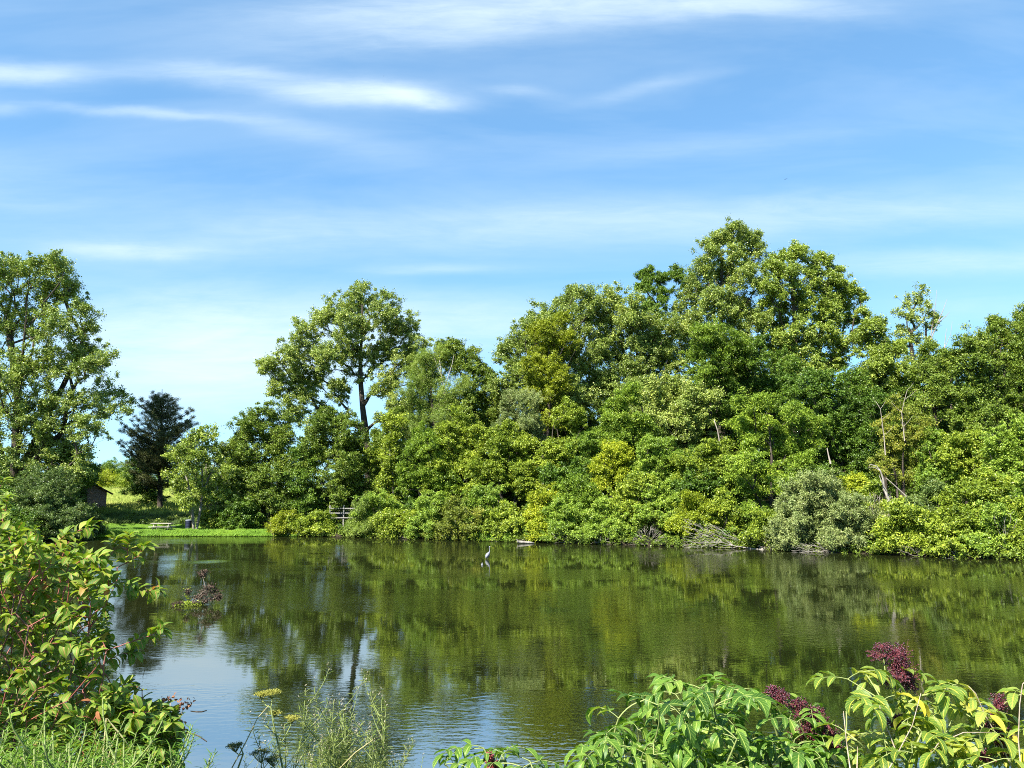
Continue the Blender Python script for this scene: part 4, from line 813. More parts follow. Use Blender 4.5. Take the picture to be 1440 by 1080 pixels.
M['pinkstalk'] = rough_mat('pink berry stalk', st3((.10, .022, .03), (.17, .04, .05), (.26, .09, .08)), 30, .5, bump=0)
M['redberry'] = rough_mat('red berries', st3((.06, .008, .01), (.14, .015, .015), (.26, .06, .03)), 60, .35, bump=0, tint=True, spec=.6)
def in_poly(x, y, poly):
    c = False; n = len(poly)
    for i in range(n):
        (x1, y1), (x2, y2) = poly[i], poly[(i + 1) % n]
        if (y1 > y) != (y2 > y) and x < (x2 - x1) * (y - y1) / (y2 - y1) + x1: c = not c
    return c
def sample_poly(r, n, poly, Y0, Y1, dens=None):
    xs = [p[0] for p in poly]; ys = [p[1] for p in poly]; out = []
    while len(out) < n:
        x, y = r.uniform(min(xs), max(xs)), r.uniform(min(ys), max(ys))
        if in_poly(x, y, poly) and (dens is None or r.uniform() < dens(x, y)): out.append(at(x, y, r.uniform(Y0, Y1)))
    return np.array(out)
def stem_net(b, roots, pts, r_, rt, rb, bf=.5, thin=1.0, bulge=.10):
    roots = np.array(roots, float); nodes, par, cnt = span_tree(roots, np.full(len(roots), -1), pts, bf)
    e = np.where(par >= 0)[0]; p = par[e]; rr = rt * cnt ** .42; k = rb / rr.max(); rr *= np.where(cnt > 2, k ** (np.log(cnt) / math.log(cnt.max() + 1)), 1)
    P0, P1 = nodes[p], nodes[e]; ln = np.linalg.norm(P1 - P0, axis=1, keepdims=True)
    C = (P0 + P1) / 2 + r_.normal(size=P0.shape) * ln * .07 + np.array([0, 0, 1]) * ln * bulge
    tubes(b, P0, P1, C, np.minimum(rr[p], rr[e] * 1.5), rr[e], 6, 5, np.clip(1.15 - (cnt[e] - 1) / 14, 0, 1) * thin)
    return nodes, par, cnt, e, C
# red stemmed dogwood at the left
def dogwood(label, roots, poly, extra, n, Y0, Y1, nl, seed, Ls=.072):
    r_ = rng_of(label); pts = sample_poly(r_, n, poly, Y0, Y1)
    ex = []
    for q in extra:
        q = np.array([(x, y, d) for x, y, d in q], float)
        for k in range(len(q) - 1):
            for t in (0, .5): ex.append(at(*(q[k] * (1 - t) + q[k + 1] * t)))
        ex.append(at(*q[-1]))
    low = sample_poly(r_, 170, [(120, 975), (190, 985), (240, 1003), (250, 1028), (238, 1075), (130, 1085)], 2.8, 3.3)
    pts = np.concatenate([pts, np.array(ex), low])
    T = thing('dogwood_shrub', label, 'shrub', np.mean(roots, 0)); b = MB()
    nodes, par, cnt, e, C = stem_net(b, roots, pts, r_, .0011, .0075, thin=.75)
    b.build('stems', M['redstem'], T, smooth=True)
    lb = MB(); PP = []; DD = []; NN = []; 
    for idx, i in enumerate(e):
        p0, p1 = nodes[par[i]], nodes[i]; d = unit(p1 - p0); ln = np.linalg.norm(p1 - p0)
        tip = cnt[i] <= 1
        ts = [.35, .6, .82, .97] if tip else ([.5, .9] if cnt[i] < 6 else [])
        for k, t in enumerate(ts):
            pos = (1 - t) ** 2 * p0 + 2 * t * (1 - t) * C[idx] + t * t * p1
            a = r_.uniform(0, PI) if k % 2 == 0 else a + PI / 2
            s1 = unit(np.cross(d, [.3, .2, 1])); s2 = np.cross(d, s1); side = s1 * math.cos(a) + s2 * math.sin(a)
            for w in (-1, 1):
                PP.append(pos); DD.append(w * side * .9 + d * .55 + np.array([0, 0, .15])); NN.append(np.array([0, 0, 1.]) + r_.normal(size=3) * .28)
        if tip:
            for w in range(3): PP.append(p1); DD.append(d + r_.normal(size=3) * .5); NN.append(np.array([0, 0, 1.]) + r_.normal(size=3) * .25)
    PP, DD, NN = map(np.array, (PP, DD, NN)); n_ = len(PP); L_ = Ls * r_.uniform(.55, 1.25, n_)
    hgt = np.clip((PP[:, 2] - 3.2) / .8, 0, 1)
    leaves(lb, PP, DD, NN, L_, L_ * r_.uniform(.44, .58, n_), r_.uniform(.5, 1.7, n_), np.clip(r_.normal(.50, .17, n_) + .12 * hgt + (r_.uniform(size=n_) < .02) * .4, 0, 1), 6, .3, .05, r_)
    lb.build('foliage', M['dogleaf'], T, smooth=True); return T
gz = lambda x, y: hz(x, y) - .03
roots = [(-2.25, 3.0, gz(-2.25, 3)), (-2.0, 3.4, gz(-2, 3.4)), (-2.5, 3.7, gz(-2.5, 3.7)), (-1.85, 2.9, gz(-1.85, 2.9)), (-2.6, 2.8, gz(-2.6, 2.8)), (-1.75, 3.3, gz(-1.75, 3.3))]
poly = [(-170, 1150), (-170, 690), (-60, 700), (0, 716), (40, 752), (70, 768), (95, 762), (130, 775), (150, 800), (158, 850), (150, 905), (150, 950), (165, 975), (185, 1000), (215, 1015), (235, 1040), (225, 1075), (200, 1150)]
dogwood('leafy red stemmed dogwood shrub filling the left foreground beside the water', roots, poly,
        [[(60, 850, 3.1), (80, 800, 3.1), (95, 765, 3.1), (108, 748, 3.1), (125, 742, 3.1)], [(70, 800, 3.0), (80, 762, 3.0), (92, 752, 3.0)], [(110, 830, 3.2), (140, 800, 3.2), (160, 775, 3.2), (162, 758, 3.2)], [(120, 820, 3.2), (150, 808, 3.2), (178, 790, 3.2), (180, 770, 3.2), (182, 755, 3.2)], [(178, 792, 3.2), (195, 782, 3.2), (203, 768, 3.2)],
         [(150, 820, 3.2), (175, 825, 3.2), (200, 832, 3.2), (222, 830, 3.2)], [(140, 830, 3.0), (165, 818, 3.0), (185, 822, 3.0)], [(150, 915, 3.0), (185, 903, 3.0), (210, 895, 3.0), (226, 885, 3.0)], [(150, 930, 3.1), (170, 920, 3.1), (185, 918, 3.1)], [(150, 970, 3.0), (180, 962, 3.0), (200, 970, 3.0)],
         [(190, 1000, 3.0), (220, 1000, 3.0), (244, 1003, 3.0), (250, 1012, 3.0)], [(200, 1030, 3.0), (230, 1050, 3.0), (245, 1072, 3.0)], [(0, 740, 3.3), (8, 718, 3.3), (10, 700, 3.3)], [(-10, 700, 3.4), (5, 675, 3.4)], [(30, 760, 3.2), (48, 745, 3.2)]],
        1750, 2.75, 3.9, 6, 1, .053)
# berries of the dogwood's stalks, brown seed stalks at its lower right
def ball(b, P, R, tint):
    o = np.array([[1, 0, 0], [-1, 0, 0], [0, 1, 0], [0, -1, 0], [0, 0, 1], [0, 0, -1], [.577, .577, .577], [-.577, .577, .577], [-.577, -.577, .577], [.577, -.577, .577], [.577, .577, -.577], [-.577, .577, -.577], [-.577, -.577, -.577], [.577, -.577, -.577]])
    f = []
    for a in range(6):          # rhombic dodecahedron-like ball: 12 quads
        pass
    f = [[4, 6, 0, 9], [4, 7, 2, 6], [4, 8, 1, 7], [4, 9, 3, 8], [5, 13, 0, 10], [5, 10, 2, 11], [5, 11, 1, 12], [5, 12, 3, 13], [0, 6, 2, 10], [2, 7, 1, 11], [1, 8, 3, 12], [3, 9, 0, 13]]
    n = len(P); V = P[:, None] + o[None] * R[:, None, None]; Fq = (np.arange(n) * 14)[:, None, None] + np.array(f)[None]
    b.add(V.reshape(-1, 3), Fq.reshape(-1, 4), np.repeat(tint, 12))
def seed_stalk(label, px, py, Y, topn):
    r_ = rng_of(label); tip = at(px, py, Y); root = np.array([tip[0] - .12, Y - .1, gz(tip[0] - .12, Y - .1)]); T = thing('seed_stalk', label, 'dry plant', root); b = MB()
    mid = (root + tip) / 2 + (-.05, 0, .05); b.path([root, mid, tip - (0, 0, .02), tip], [.006, .005, .003, .002], 6); P = []
    for k in range(topn):
        q = tip + r_.normal(size=3) * (.03, .03, .05); b.path([tip - (0, 0, .08), (q + tip) / 2, q], [.002, .0015, .001], 4); P.append(q + r_.normal(size=(14, 3)) * .011)
    b.build('stem', M['palestem'], T, smooth=True); P = np.concatenate(P); s = MB(); n = len(P)
    diamonds(s, P, unit(r_.normal(size=(n, 3))), unit(r_.normal(size=(n, 3))), np.full(n, .018), np.full(n, .012), .3, r_.uniform(.4, 1, n)); s.build('seed_head', M['rust'], T)
M['rust'] = leaf_mat('rusty seed heads', st3((.09, .035, .02), (.2, .08, .045), (.34, .17, .09)), .15, .7, .2)
seed_stalk('dry stalk with rusty brown seed heads at the dogwood\'s lower right, the taller one', 246, 1012, 3.1, 12)
seed_stalk('dry stalk with rusty seed heads, the lower one under the dogwood\'s outer leaves', 236, 1036, 3.0, 9)

# elder shrubs
def elder(label, roots, poly, n, Y0, Y1, mat, extra=(), Ls=.10, heads=(), twigs=(), headmat='berry', stem='greenstem', fill=0):
    r_ = rng_of(label); pts = sample_poly(r_, n, poly, Y0, Y1)
    if len(extra): pts = np.concatenate([pts, np.array([at(*q) for q in extra])])
    roots = np.array([(x, y, gz(x, y)) for x, y in roots]); T = thing('elder_shrub', label, 'shrub', roots.mean(0)); b = MB()
    hp = np.array([at(x, y, d) for x, y, d, rx, ry in heads]) if heads else np.zeros((0, 3))
    nodes, par, cnt, e, C = stem_net(b, roots, np.concatenate([pts, hp]), r_, .0028, .015, .45)
    ax = roots.mean(0); PP = []; DD = []; NN = []; LL = []; R0 = []; RC = []; R1 = []
    for p in pts:
        out = p - ax; out[2] = 0; out = unit(out) * .4 + unit(r_.normal(size=3) * (1, 1, .1)); out[2] = 0; out = unit(out)
        for q in range(2 if r_.uniform() < .5 else 1):
            if q: out = unit(-out + r_.normal(size=3) * (.6, .6, 0)); 
            out[2] = 0
            ll = r_.uniform(.13, .21); e1 = p + out * ll + (0, 0, r_.uniform(-.05, .03)); c = p + out * ll * .5 + (0, 0, ll * r_.uniform(.12, .34))
            R0.append(p); RC.append(c); R1.append(e1); sd = np.array([-out[1], out[0], 0])
            for t, w in ((.42, 1), (.42, -1), (.82, 1), (.82, -1), (1, 0)):
                pos = (1 - t) ** 2 * p + 2 * t * (1 - t) * c + t * t * e1; tg = unit(2 * (1 - t) * (c - p) + 2 * t * (e1 - c))
                PP.append(pos); DD.append(sd * w * 1.0 + tg * (.6 if w else 1) + np.array([0, 0, .12]) + r_.normal(size=3) * .12); NN.append(np.array([0, 0, 1.]) + r_.normal(size=3) * .18 - sd * w * .2); LL.append(Ls * r_.uniform(.7, 1.2))
    for _ in range(fill):
        pass
    R0, RC, R1 = map(np.array, (R0, RC, R1)); tubes(b, R0, R1, RC, np.full(len(R0), .0026), np.full(len(R0), .0014), 5, 5, .9)
    b.build('stems', M[stem], T, smooth=True)
    PP, DD, NN, LL = map(np.array, (PP, DD, NN, LL)); n_ = len(PP); lb = MB()
    base_t = np.repeat(r_.normal(.48, .2, n_ // 5 + 1), 5)[:n_]
    leaves(lb, PP, DD, NN, LL, LL * r_.uniform(.38, .48, n_), r_.uniform(.4, 1.9, n_), np.clip(base_t + r_.normal(0, .1, n_), 0, 1), 8, .42, .05, r_)
    lb.build('foliage', M[mat], T, smooth=True)
    for (x, y, d, rx, ry), hc in zip(heads, hp):
        RX, RY = rx * d / F, ry * d / F; sb = MB(); bb = MB(); base = hc + (0, 0, -.02 if ry < rx else RY * .6); nb = 14; P = []
        u = unit(r_.normal(size=(nb, 3)) + (0, -.1, .3)); E = hc + u * np.array([RX, RX * .8, RY]) * .8
        tubes(sb, np.repeat(base[None], nb, 0), E, (base + E) / 2 + r_.normal(size=E.shape) * .006, np.full(nb, .0022), np.full(nb, .0014), 5, 3)
        nn = 28
        for q in E:
            F_ = q + r_.normal(size=(nn // 2 + 6, 3)) * np.array([RX, RX, RY]) * .27; tubes(sb, np.repeat(q[None], len(F_), 0), F_, (q + F_) / 2, np.full(len(F_), .0011), np.full(len(F_), .0008), 3, 2); P.append(F_)
        P = np.concatenate(P); tn = np.clip(r_.normal(.55, .22, len(P)), 0, .93); tn[r_.uniform(size=len(P)) < .07] = 1
        sb.build('berry_stalks', M['pinkstalk'], T, smooth=True); ball(bb, P, r_.uniform(.0032, .0052, len(P)), tn); bb.build('berry_cluster', M[headmat], T, smooth=True)
    for q in twigs:
        P = [at(x, y, d) for x, y, d in q]; tb = MB(); tb.path(P, np.linspace(.0036, .0016, len(P)), 7); tb.build('bare_twig', M['palestem'], T, smooth=True)
    return T
polyA = [(838, 1140), (845, 1045), (868, 1010), (905, 995), (925, 975), (955, 972), (1000, 970), (1035, 972), (1062, 1000), (1090, 1030), (1130, 1040), (1165, 1060), (1165, 1140)]
elder('green elder shrub with drooping leaflets at the bottom of the photo, right of the middle', [(.95, 5.0), (1.25, 5.2), (1.5, 4.9), (.75, 5.3)], polyA, 135, 4.1, 5.2, 'elderleaf',
      [(940, 965, 4.6), (960, 962, 4.6), (985, 968, 4.5), (1010, 968, 4.6), (1035, 970, 4.6), (905, 985, 4.5), (870, 1010, 4.5), (855, 1030, 4.4), (1060, 985, 4.5), (850, 1055, 4.3), (1080, 1005, 4.6)], .118)
polyB = [(1165, 1140), (1172, 1050), (1180, 1015), (1215, 1005), (1240, 1012), (1290, 1000), (1335, 1000), (1385, 1005), (1400, 1035), (1450, 1030), (1520, 1020), (1520, 1140)]
elder('pale yellowing elder shrub with big purple berry heads, nearest the right edge', [(2.1, 4.8), (2.4, 5.0), (2.8, 4.9), (3.1, 5.2)], polyB, 110, 4.1, 5.1, 'elderpale',
      [(1215, 945, 4.5), (1192, 955, 4.5), (1245, 945, 4.6), (1205, 990, 4.4), (1190, 1000, 4.4), (1290, 980, 4.6), (1275, 990, 4.6), (1335, 968, 4.5), (1350, 968, 4.5), (1325, 975, 4.5), (1350, 1000, 4.4), (1385, 1005, 4.4), (1310, 1000, 4.5), (1440, 975, 4.4), (1240, 985, 4.4)], .122,
      heads=[(1242, 918, 4.6, 17, 12), (1262, 925, 4.6, 16, 18), (1268, 945, 4.6, 17, 20), (1280, 960, 4.6, 9, 14), (1258, 955, 4.55, 16, 10), (1402, 1000, 4.5, 14, 22), (1395, 1028, 4.5, 20, 16), (1408, 1048, 4.5, 12, 16), (1265, 1015, 4.7, 14, 8), (1382, 1064, 4.4, 14, 8)],
      twigs=[[(1196, 1085, 4.3), (1190, 1040, 4.3), (1186, 1000, 4.3)], [(1205, 1085, 4.3), (1206, 1050, 4.3)], [(1248, 1085, 4.2), (1262, 1060, 4.2), (1283, 1020, 4.2), (1295, 975, 4.2)], [(1262, 1062, 4.25), (1250, 1030, 4.25), (1240, 1010, 4.25), (1237, 992, 4.25)], [(1436, 1085, 4.1), (1432, 1040, 4.1), (1434, 990, 4.1), (1438, 962, 4.1), (1445, 955, 4.1)],
             [(1425, 1085, 4.3), (1405, 1040, 4.3), (1385, 1005, 4.3), (1372, 975, 4.3), (1362, 965, 4.3)], [(1300, 1070, 4.2), (1320, 1045, 4.2), (1355, 1030, 4.2), (1395, 1030, 4.2)]])
polyM = [(1085, 1140), (1090, 1035), (1110, 1010), (1150, 1015), (1180, 1045), (1185, 1140)]
elder('low elder shoot loaded with dark red berry heads between the green and the yellowing shrub', [(1.75, 5.0), (1.85, 5.1)], polyM, 34, 4.3, 4.9, 'elderleaf', [(1095, 980, 4.7), (1140, 1000, 4.6)], .085,
      heads=[(1098, 982, 4.6, 14, 10), (1085, 972, 4.6, 8, 6), (1120, 995, 4.6, 14, 12), (1145, 1008, 4.55, 15, 12), (1135, 1030, 4.5, 18, 16), (1165, 1030, 4.55, 12, 16), (1150, 1055, 4.5, 18, 12), (1175, 1050, 4.5, 8, 10)])
polyC = [(615, 1140), (628, 1085), (660, 1070), (700, 1062), (725, 1078), (765, 1080), (780, 1140)]
elder('small dark green elder tip with reddish berries poking up at the bottom middle', [(-.2, 4.4), (0, 4.5)], polyC, 18, 3.9, 4.4, 'elderleaf', [(655, 1055, 4.1), (680, 1052, 4.1), (700, 1060, 4.1), (625, 1075, 4.0), (745, 1070, 4.1)], .085, heads=[(687, 1066, 4.1, 5, 7), (694, 1078, 4.1, 6, 6)], headmat='redberry')

# weeds: three kinds of stalk, then copies
def weed(name, label, cat, seed, h, nleaf, Ll, Lw, mat, group, head=None, branches=4, up=1.0, loc=(0, 0, 0), tmean=.5):
    r_ = np.random.default_rng(seed); T = thing(name, label, cat, loc, group); b = MB(); lb = MB(); PP = []; DD = []; tips = []
    main = [np.array([math.sin(t * 2 + seed) * .03 * t, math.cos(t * 3 + seed) * .03 * t, t * h]) for t in np.linspace(0, 1, 9)]; b.path(main, np.linspace(.0045, .0015, 9), 6); lines = [(main, 1.0)]
    for k in range(branches):
        s = main[3 + k % 5]; a = r_.uniform(0, 2 * PI); l = h * r_.uniform(.15, .32); d = unit(np.array([math.cos(a) * .5, math.sin(a) * .5, 1])); ln = [s + d * l * t + np.array([math.cos(a), math.sin(a), 0]) * .05 * math.sin(t * 2) for t in np.linspace(0, 1, 5)]; b.path(ln, np.linspace(.0028, .001, 5), 5); lines.append((ln, l / h))
    for ln, w in lines:
        ln = np.array(ln); tips.append(ln[-1]); n = max(6, int(nleaf * w))
        for k in range(n):
            t = (k + .5) / n * .92 + .08; q = t * (len(ln) - 1); i = min(int(q), len(ln) - 2); pos = ln[i] + (ln[i + 1] - ln[i]) * (q - i); a = k * 2.4 + seed
            PP.append(pos); DD.append(np.array([math.cos(a), math.sin(a), up * r_.uniform(.4, 1.2)]))
    b.build('stem', M['greenstem'], T, smooth=True); PP, DD = np.array(PP), np.array(DD); n = len(PP); L_ = Ll * r_.uniform(.6, 1.2, n)
    NN = unit(np.array([0, 0, 1.]) + r_.normal(size=(n, 3)) * .3); leaves(lb, PP + np.array(loc), DD, NN, L_, np.full(n, Lw) * r_.uniform(.7, 1.2, n), r_.uniform(.2, 1.2, n), np.clip(r_.normal(tmean, .2, n), 0, 1), 5, .2, 0, None); lb.build('leaves', M[mat], T, smooth=True)
    if head:
        for t in tips:
          hb_ = MB(); P = t + r_.normal(size=(10, 3)) * (.008, .008, .03); n = len(P); diamonds(hb_, P, unit(r_.normal(size=(n, 3))), unit(r_.normal(size=(n, 3)) + (0, 0, 1.5)), np.full(n, .014), np.full(n, .004), .2, r_.uniform(0, 1, n)); hb_.build('flower_head', M[head], T)
    return T
M['fine'] = leaf_mat('narrow weed leaf', st3((.05, .12, .012), (.12, .23, .02), (.22, .33, .04)), .35, .5, .3)
M['dull'] = leaf_mat('dull weed leaf', st3((.05, .09, .015), (.12, .17, .03), (.24, .26, .07)), .3, .6, .2)
M['pale'] = leaf_mat('pale bracts', st3((.22, .18, .12), (.36, .32, .22), (.52, .46, .36)), .3, .7, .2)
gl = 'feathery bright green weed in the thicket along the bottom left corner'; gg = 'feathery green weeds in the bottom left corner'
protos = [weed('feathery_weed', gl, 'weed', s, .6, 190, .028, .0024, 'fine', gg, None, 5) for s in (1, 2, 3)]
r = rng_of('fw'); k = 0
for i in range(80):
    px = r.uniform(-20, 170) if i < 70 else r.uniform(160, 245); py = (r.uniform(1030, 1085) + .12 * max(0, px)) if i < 70 else r.uniform(1045, 1085); Y = r.uniform(2.1, 2.75); tp = at(px, py, Y); g = gz(tp[0], Y); s = max(.4, (tp[2] - g) / .6)
    if k < 3: o = protos[k]; o.location = (tp[0], Y, g); o.rotation_euler = (r.uniform(-.12, .12), r.uniform(-.12, .2), r.uniform(0, 6)); o.scale = (s,) * 3
    else: o = copy_tree(protos[k % 3], (tp[0], Y, g), r.uniform(0, 6), s); o.rotation_euler = (r.uniform(-.12, .12), r.uniform(-.12, .2), r.uniform(0, 6))
    k += 1
gl = 'slender dull green stalk with pale tips in the weed clump left of the bottom middle'; gg = 'slender stalks in the weed clump left of the bottom middle'
protos = [weed('slender_weed', gl, 'weed', s, .8, 60, .055, .006, 'dull', gg, 'pale', 5, tmean=.55) for s in (4, 5, 6)]
tops = [(455, 940), (462, 958), (420, 975), (432, 985), (470, 975), (500, 968), (512, 975), (525, 962), (540, 955), (532, 985), (490, 985), (478, 1000), (445, 1000), (410, 1000), (425, 1020), (460, 1020), (495, 1010), (515, 1005), (545, 1000), (560, 1052), (572, 1050), (578, 1062), (552, 1060), (535, 1035), (400, 1035), (480, 1040), (508, 1040), (440, 1045), (385, 1050), (415, 1055), (465, 1060), (528, 1060), (350, 1045), (372, 1030)]
for k, (px, py) in enumerate(tops):
    Y = r.uniform(4.3, 5.0); tp = at(px, py, Y); g = gz(tp[0], Y); s = (tp[2] - g) / .90; tl = (r.uniform(-.08, .08), r.uniform(-.12, .14), r.uniform(0, 6)); x = tp[0] - math.sin(tl[1]) * .8 * s
    o = protos[k] if k < 3 else copy_tree(protos[k % 3], (x, Y, g), 0, s)
    o.location = (x, Y, g); o.scale = (s,) * 3; o.rotation_euler = tl
# wild parsnip with yellow umbels
M['umbel'] = leaf_mat('yellow umbel', st3((.20, .20, .035), (.32, .31, .055), (.44, .42, .11)), .3, .6, .2)
M['umbeldark'] = leaf_mat('green seeding umbel', st3((.05, .07, .02), (.11, .13, .03), (.2, .2, .07)), .2, .6, .2)
def umbel_plant(label, Y, stem_px, umbels, name='wild_parsnip'):
    r_ = rng_of(label); P = [at(x, y, Y) for x, y in stem_px]; g = P[0].copy(); g[2] = gz(g[0], Y); T = thing(name, label, 'wildflower', g); b = MB(); b.path([g] + P, np.linspace(.006, .003, len(P) + 1), 7)
    for (x, y, rx, m) in umbels:
        c = at(x, y, Y + r_.uniform(-.05, .05)); j = min(P, key=lambda q: np.linalg.norm(q - c) + (5 if q[2] > c[2] - .03 else 0)); R_ = rx * Y / F; foot = c - (0, 0, R_ * .9); b.path([j, (j + foot) / 2 + (0, 0, -.01), foot], [.0035, .003, .0025], 6); n = 22
        a = r_.uniform(0, 2 * PI, n); q = np.sqrt(r_.uniform(0, 1, n)); E = c + np.stack([np.cos(a) * q * R_, np.sin(a) * q * R_, (1 - q * q) * R_ * .3], -1)
        tubes(b, np.repeat(foot[None], n, 0), E, (foot + E) / 2 + (E - foot) * np.array([.15, .15, -.1]), np.full(n, .0014), np.full(n, .001), 4, 3); h = MB()
        p = (E[:, None] + r_.normal(size=(n, 34, 3)) * (.010, .010, .0035)).reshape(-1, 3); k = len(p); diamonds(h, p, unit(r_.normal(size=(k, 3)) * .5 + (0, 0, 1)), unit(r_.normal(size=(k, 3))), np.full(k, .006), np.full(k, .005), .2, r_.uniform(0, 1, k)); h.build('umbel', M[m], T)
    b.build('stem', M['greenstem'], T, smooth=True)
umbel_plant('wild parsnip with two flat yellow flower heads standing left of the weed clump', 4.3, [(398, 1085), (392, 1050), (384, 1015), (381, 995)], [(383, 974, 9, 'umbel'), (368, 977, 7, 'umbel'), (386, 1003, 6, 'umbel'), (410, 1010, 8, 'umbel')])
umbel_plant('dark green seeding umbel low at the bottom, left of the weed clump', 4.2, [(372, 1100), (368, 1080)], [(368, 1060, 13, 'umbeldark'), (385, 1068, 10, 'umbeldark')], 'seeding_umbel')
umbel_plant('small bluish green seed umbel leaning out over the water, left of the parsnip', 4.1, [(333, 1085), (342, 1060), (338, 1050)], [(332, 1049, 9, 'umbeldark')], 'seeding_umbel')
# long dry grass stems
M['drygrass'] = leaf_mat('dry grass', st3((.30, .26, .12), (.45, .40, .2), (.6, .55, .34)), .3, .6, .2)
for lab, pts, Y in [('long pale broken grass stem leaning right across the weed clump', [(478, 1080), (500, 1058), (525, 1040), (523, 1039)], 4.3), ('thin arching grass stem left of the parsnip', [(325, 1082), (345, 1045), (362, 1010), (378, 992)], 4.2), ('pale broad grass blade leaning down to the right below the dogwood', [(150, 1010), (160, 1022), (172, 1036), (182, 1050)], 2.7), ('pale upright grass blade below the dogwood, beside the leaning one', [(150, 1085), (154, 1060), (163, 1030)], 2.75)]:
    P = [at(x, y, Y) for x, y in pts]; b = MB(); g = P[0].copy(); lo = gz(g[0], Y); P = [np.array([g[0] - .02, Y, lo])] + P
    b.path(P, np.linspace(.004, .0018, len(P)), 6); tag(b.build('grass_stem', M['drygrass'], loc=tuple(P[0]), smooth=True), lab, 'grass stem')
# rough grass covering the near bank
r = rng_of('nearbank'); n = 16000; X = r.uniform(-6, 7, n); Yn = r.uniform(1.2, 8.6, n); P = np.stack([X, Yn, height(X, Yn)], -1); h = r.uniform(.08, .24, n); D = unit(np.stack([r.normal(0, .35, n), r.normal(0, .35, n), np.ones(n)], -1))
b = MB(); diamonds(b, P + D * h[:, None] * .45, unit(r.normal(size=(n, 3)) + (0, -1, .5)), D, h, np.full(n, .010), .1, r.uniform(0, 1, n)); tag(b.build('bank_grass', M['weeds']), 'rough low grass on the near bank under the foreground shrubs', 'grass', kind='stuff')
SKYTINT = (.88, 1.46, 1.88, 1); CLOUD = (3.9, 4.6, 5.0, 1); EXPO = 1.57
# ------------------------------------------------------------------ sky, sun, exposure
sun_dir = Vector((-.50, -.60, .80)).normalized()
el = math.asin(sun_dir.z); rot = math.atan2(sun_dir.x, sun_dir.y)
W = bpy.data.worlds.new('World'); sc.world = W; W.use_nodes = True
nt = W.node_tree; N = nt.nodes; L = nt.links; N.clear()
def mth(op, a, b=None, c=None, clamp=False):
    n = N.new('ShaderNodeMath'); n.operation = op; n.use_clamp = clamp
    for i, v in enumerate((a, b, c)):
        if v is None: continue
        if isinstance(v, (int, float)): n.inputs[i].default_value = v
        else: L.new(v, n.inputs[i])
    return n.outputs[0]
sky = N.new('ShaderNodeTexSky'); sky.sky_type = 'NISHITA'; sky.sun_disc = False
sky.sun_elevation = el; sky.sun_rotation = rot; sky.altitude = 1500; sky.air_density = 1.0; sky.dust_density = 0.0; sky.ozone_density = 1.0
tc = N.new('ShaderNodeTexCoord'); sx = N.new('ShaderNodeSeparateXYZ'); L.new(tc.outputs['Generated'], sx.inputs[0])
yy = mth('MAXIMUM', sx.outputs[1], .12); az = mth('DIVIDE', sx.outputs[0], yy); ele = mth('DIVIDE', sx.outputs[2], yy)
cmb = N.new('ShaderNodeCombineXYZ'); L.new(az, cmb.inputs[0]); L.new(ele, cmb.inputs[1])
def noise(scale, sxy, det=5, rg=.6, dist=0.0):
    mp = N.new('ShaderNodeMapping'); L.new(cmb.outputs[0], mp.inputs[0]); mp.inputs['Scale'].default_value = (*sxy, 1)
    n = N.new('ShaderNodeTexNoise'); n.inputs['Scale'].default_value = scale; n.inputs['Detail'].default_value = det; n.inputs['Roughness'].default_value = rg; n.inputs['Distortion'].default_value = dist
    L.new(mp.outputs[0], n.inputs[0]); return n
wn = noise(4.5, (1, 2.0), 6, .6); ws = N.new('ShaderNodeSeparateColor'); L.new(wn.outputs['Color'], ws.inputs[0])
azw = mth('MULTIPLY_ADD', mth('SUBTRACT', ws.outputs[0], .5), .045, az); elw = mth('MULTIPLY_ADD', mth('SUBTRACT', ws.outputs[1], .5), .030, ele)
def to_ae(px, py):
    r = ray(px, py); return r[0] / r[1], r[2] / r[1]
CL = [(500, 130, 120, 19, 3, .95), (585, 138, 60, 11, 9, .75), (300, 104, 120, 15, 2, .6), (20, 106, 110, 18, 0, .75), (205, 158, 150, 7, 3, .4), (5, 157, 40, 8, 0, .3), (760, 8, 330, 34, -3, 1.0), (620, 50, 260, 26, -4, .35), (1090, 8, 150, 16, 3, .5),
      (450, 190, 130, 20, 14, .22), (730, 128, 50, 9, 5, .25), (920, 122, 110, 10, -12, .16), (170, 350, 110, 12, 0, .5), (600, 320, 500, 36, -2, .32), (290, 500, 230, 75, 2, 1.4), (1320, 368, 240, 20, -2, .40), (620, 378, 110, 9, 0, .25),
      (650, 455, 260, 34, 0, .5), (1150, 300, 400, 30, -2, .32), (1000, 205, 260, 18, -6, .14), (60, 290, 160, 16, 0, .1), (1400, 440, 200, 24, 0, .2), (-300, 250, 300, 40, 0, .4), (1900, 200, 300, 50, -5, .4), (800, -250, 500, 60, 6, .4)]
tot = None
for (x, y, rx, ry, tilt, s) in CL:
    a, e = to_ae(x, y); t = math.radians(-tilt); da = mth('SUBTRACT', azw, a); de = mth('SUBTRACT', elw, e)
    u = mth('ADD', mth('MULTIPLY', da, math.cos(t) * F / rx), mth('MULTIPLY', de, math.sin(t) * F / rx))
    v = mth('ADD', mth('MULTIPLY', da, -math.sin(t) * F / ry), mth('MULTIPLY', de, math.cos(t) * F / ry))
    q = mth('ADD', mth('MULTIPLY', u, u), mth('MULTIPLY', v, v))
    g = mth('MULTIPLY', mth('EXPONENT', mth('MULTIPLY', q, -1.0)), s); tot = g if tot is None else mth('ADD', tot, g)
st = noise(7.0, (1, 7), 9, .68, .5); st2 = noise(2.2, (1, 3.5), 6, .6, 1.2)
fine = mth('MULTIPLY_ADD', mth('MULTIPLY', st.outputs[0], st2.outputs[0]), 3.2, .12)
mask = mth('MULTIPLY', tot, fine)
veil = noise(1.6, (1, 5), 5, .6, .4)
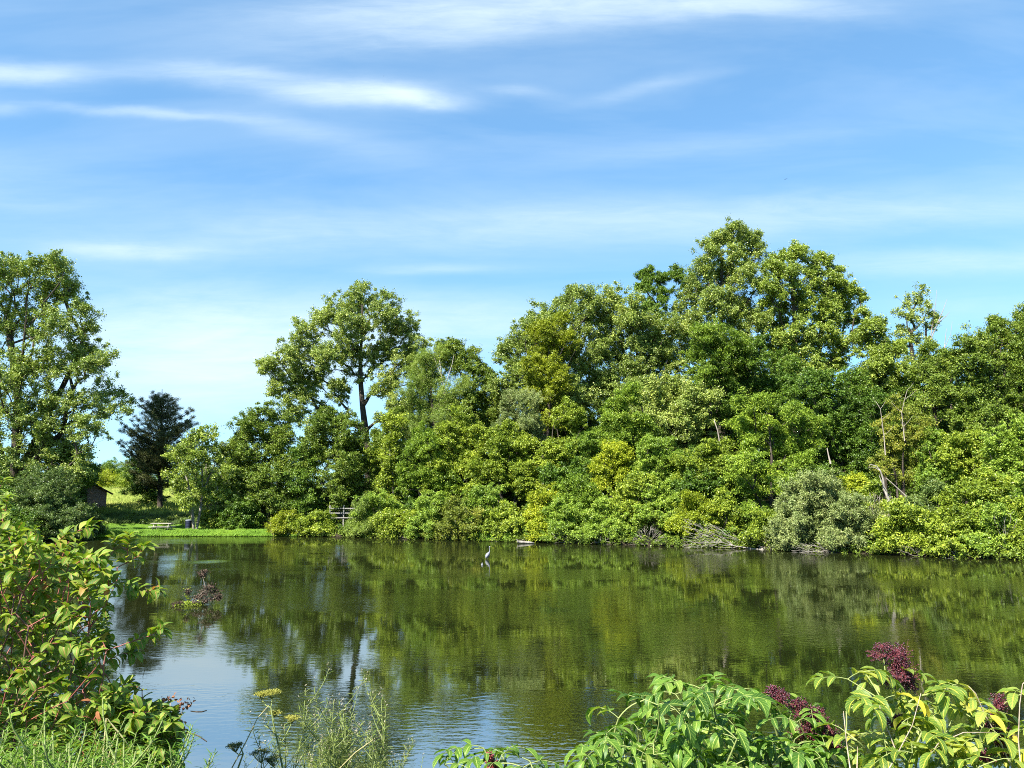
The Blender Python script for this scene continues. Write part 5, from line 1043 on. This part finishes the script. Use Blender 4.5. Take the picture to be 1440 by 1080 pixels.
vm = N.new('ShaderNodeMapRange'); L.new(veil.outputs[0], vm.inputs[0]); vm.inputs[1].default_value = .42; vm.inputs[2].default_value = .75; vm.inputs[4].default_value = .17
mask = mth('ADD', mask, vm.outputs[0]); mask = mth('SUBTRACT', 1.0, mth('EXPONENT', mth('MULTIPLY', mask, -1.15)), clamp=True)
up = N.new('ShaderNodeMapRange'); L.new(ele, up.inputs[0]); up.inputs[1].default_value = -.02; up.inputs[2].default_value = .05
mask = mth('MULTIPLY', mask, up.outputs[0])
gm = N.new('ShaderNodeGamma'); gm.inputs[1].default_value = .6; L.new(sky.outputs[0], gm.inputs[0])
tint = N.new('ShaderNodeMix'); tint.data_type = 'RGBA'; tint.blend_type = 'MULTIPLY'; tint.inputs[0].default_value = 1; L.new(gm.outputs[0], tint.inputs[6]); tint.inputs[7].default_value = SKYTINT
mix = N.new('ShaderNodeMix'); mix.data_type = 'RGBA'; L.new(mask, mix.inputs[0]); L.new(tint.outputs[2], mix.inputs[6]); mix.inputs[7].default_value = CLOUD
bg = N.new('ShaderNodeBackground'); L.new(mix.outputs[2], bg.inputs[0]); bg.inputs[1].default_value = .085
wo = N.new('ShaderNodeOutputWorld'); L.new(bg.outputs[0], wo.inputs[0])
sl = bpy.data.lights.new('sun', 'SUN'); sl.energy = 5.0; sl.angle = math.radians(.53); sl.color = (1, .955, .88)
so = bpy.data.objects.new('sun', sl); COL.objects.link(so); so.rotation_euler = (-sun_dir).to_track_quat('-Z', 'Y').to_euler()
sc.view_settings.view_transform = 'Standard'; sc.view_settings.look = 'None'; sc.view_settings.exposure = EXPO; sc.view_settings.gamma = 1
sc.cycles.max_bounces = 6; sc.cycles.diffuse_bounces = 2; sc.cycles.glossy_bounces = 2; sc.cycles.transmission_bounces = 3; sc.cycles.transparent_max_bounces = 4
sc.cycles.filter_width = 1.0; sc.cycles.use_adaptive_sampling = True; sc.cycles.adaptive_threshold = .01; sc.cycles.use_denoising = False
sc.cycles.caustics_reflective = False; sc.cycles.caustics_refractive = False
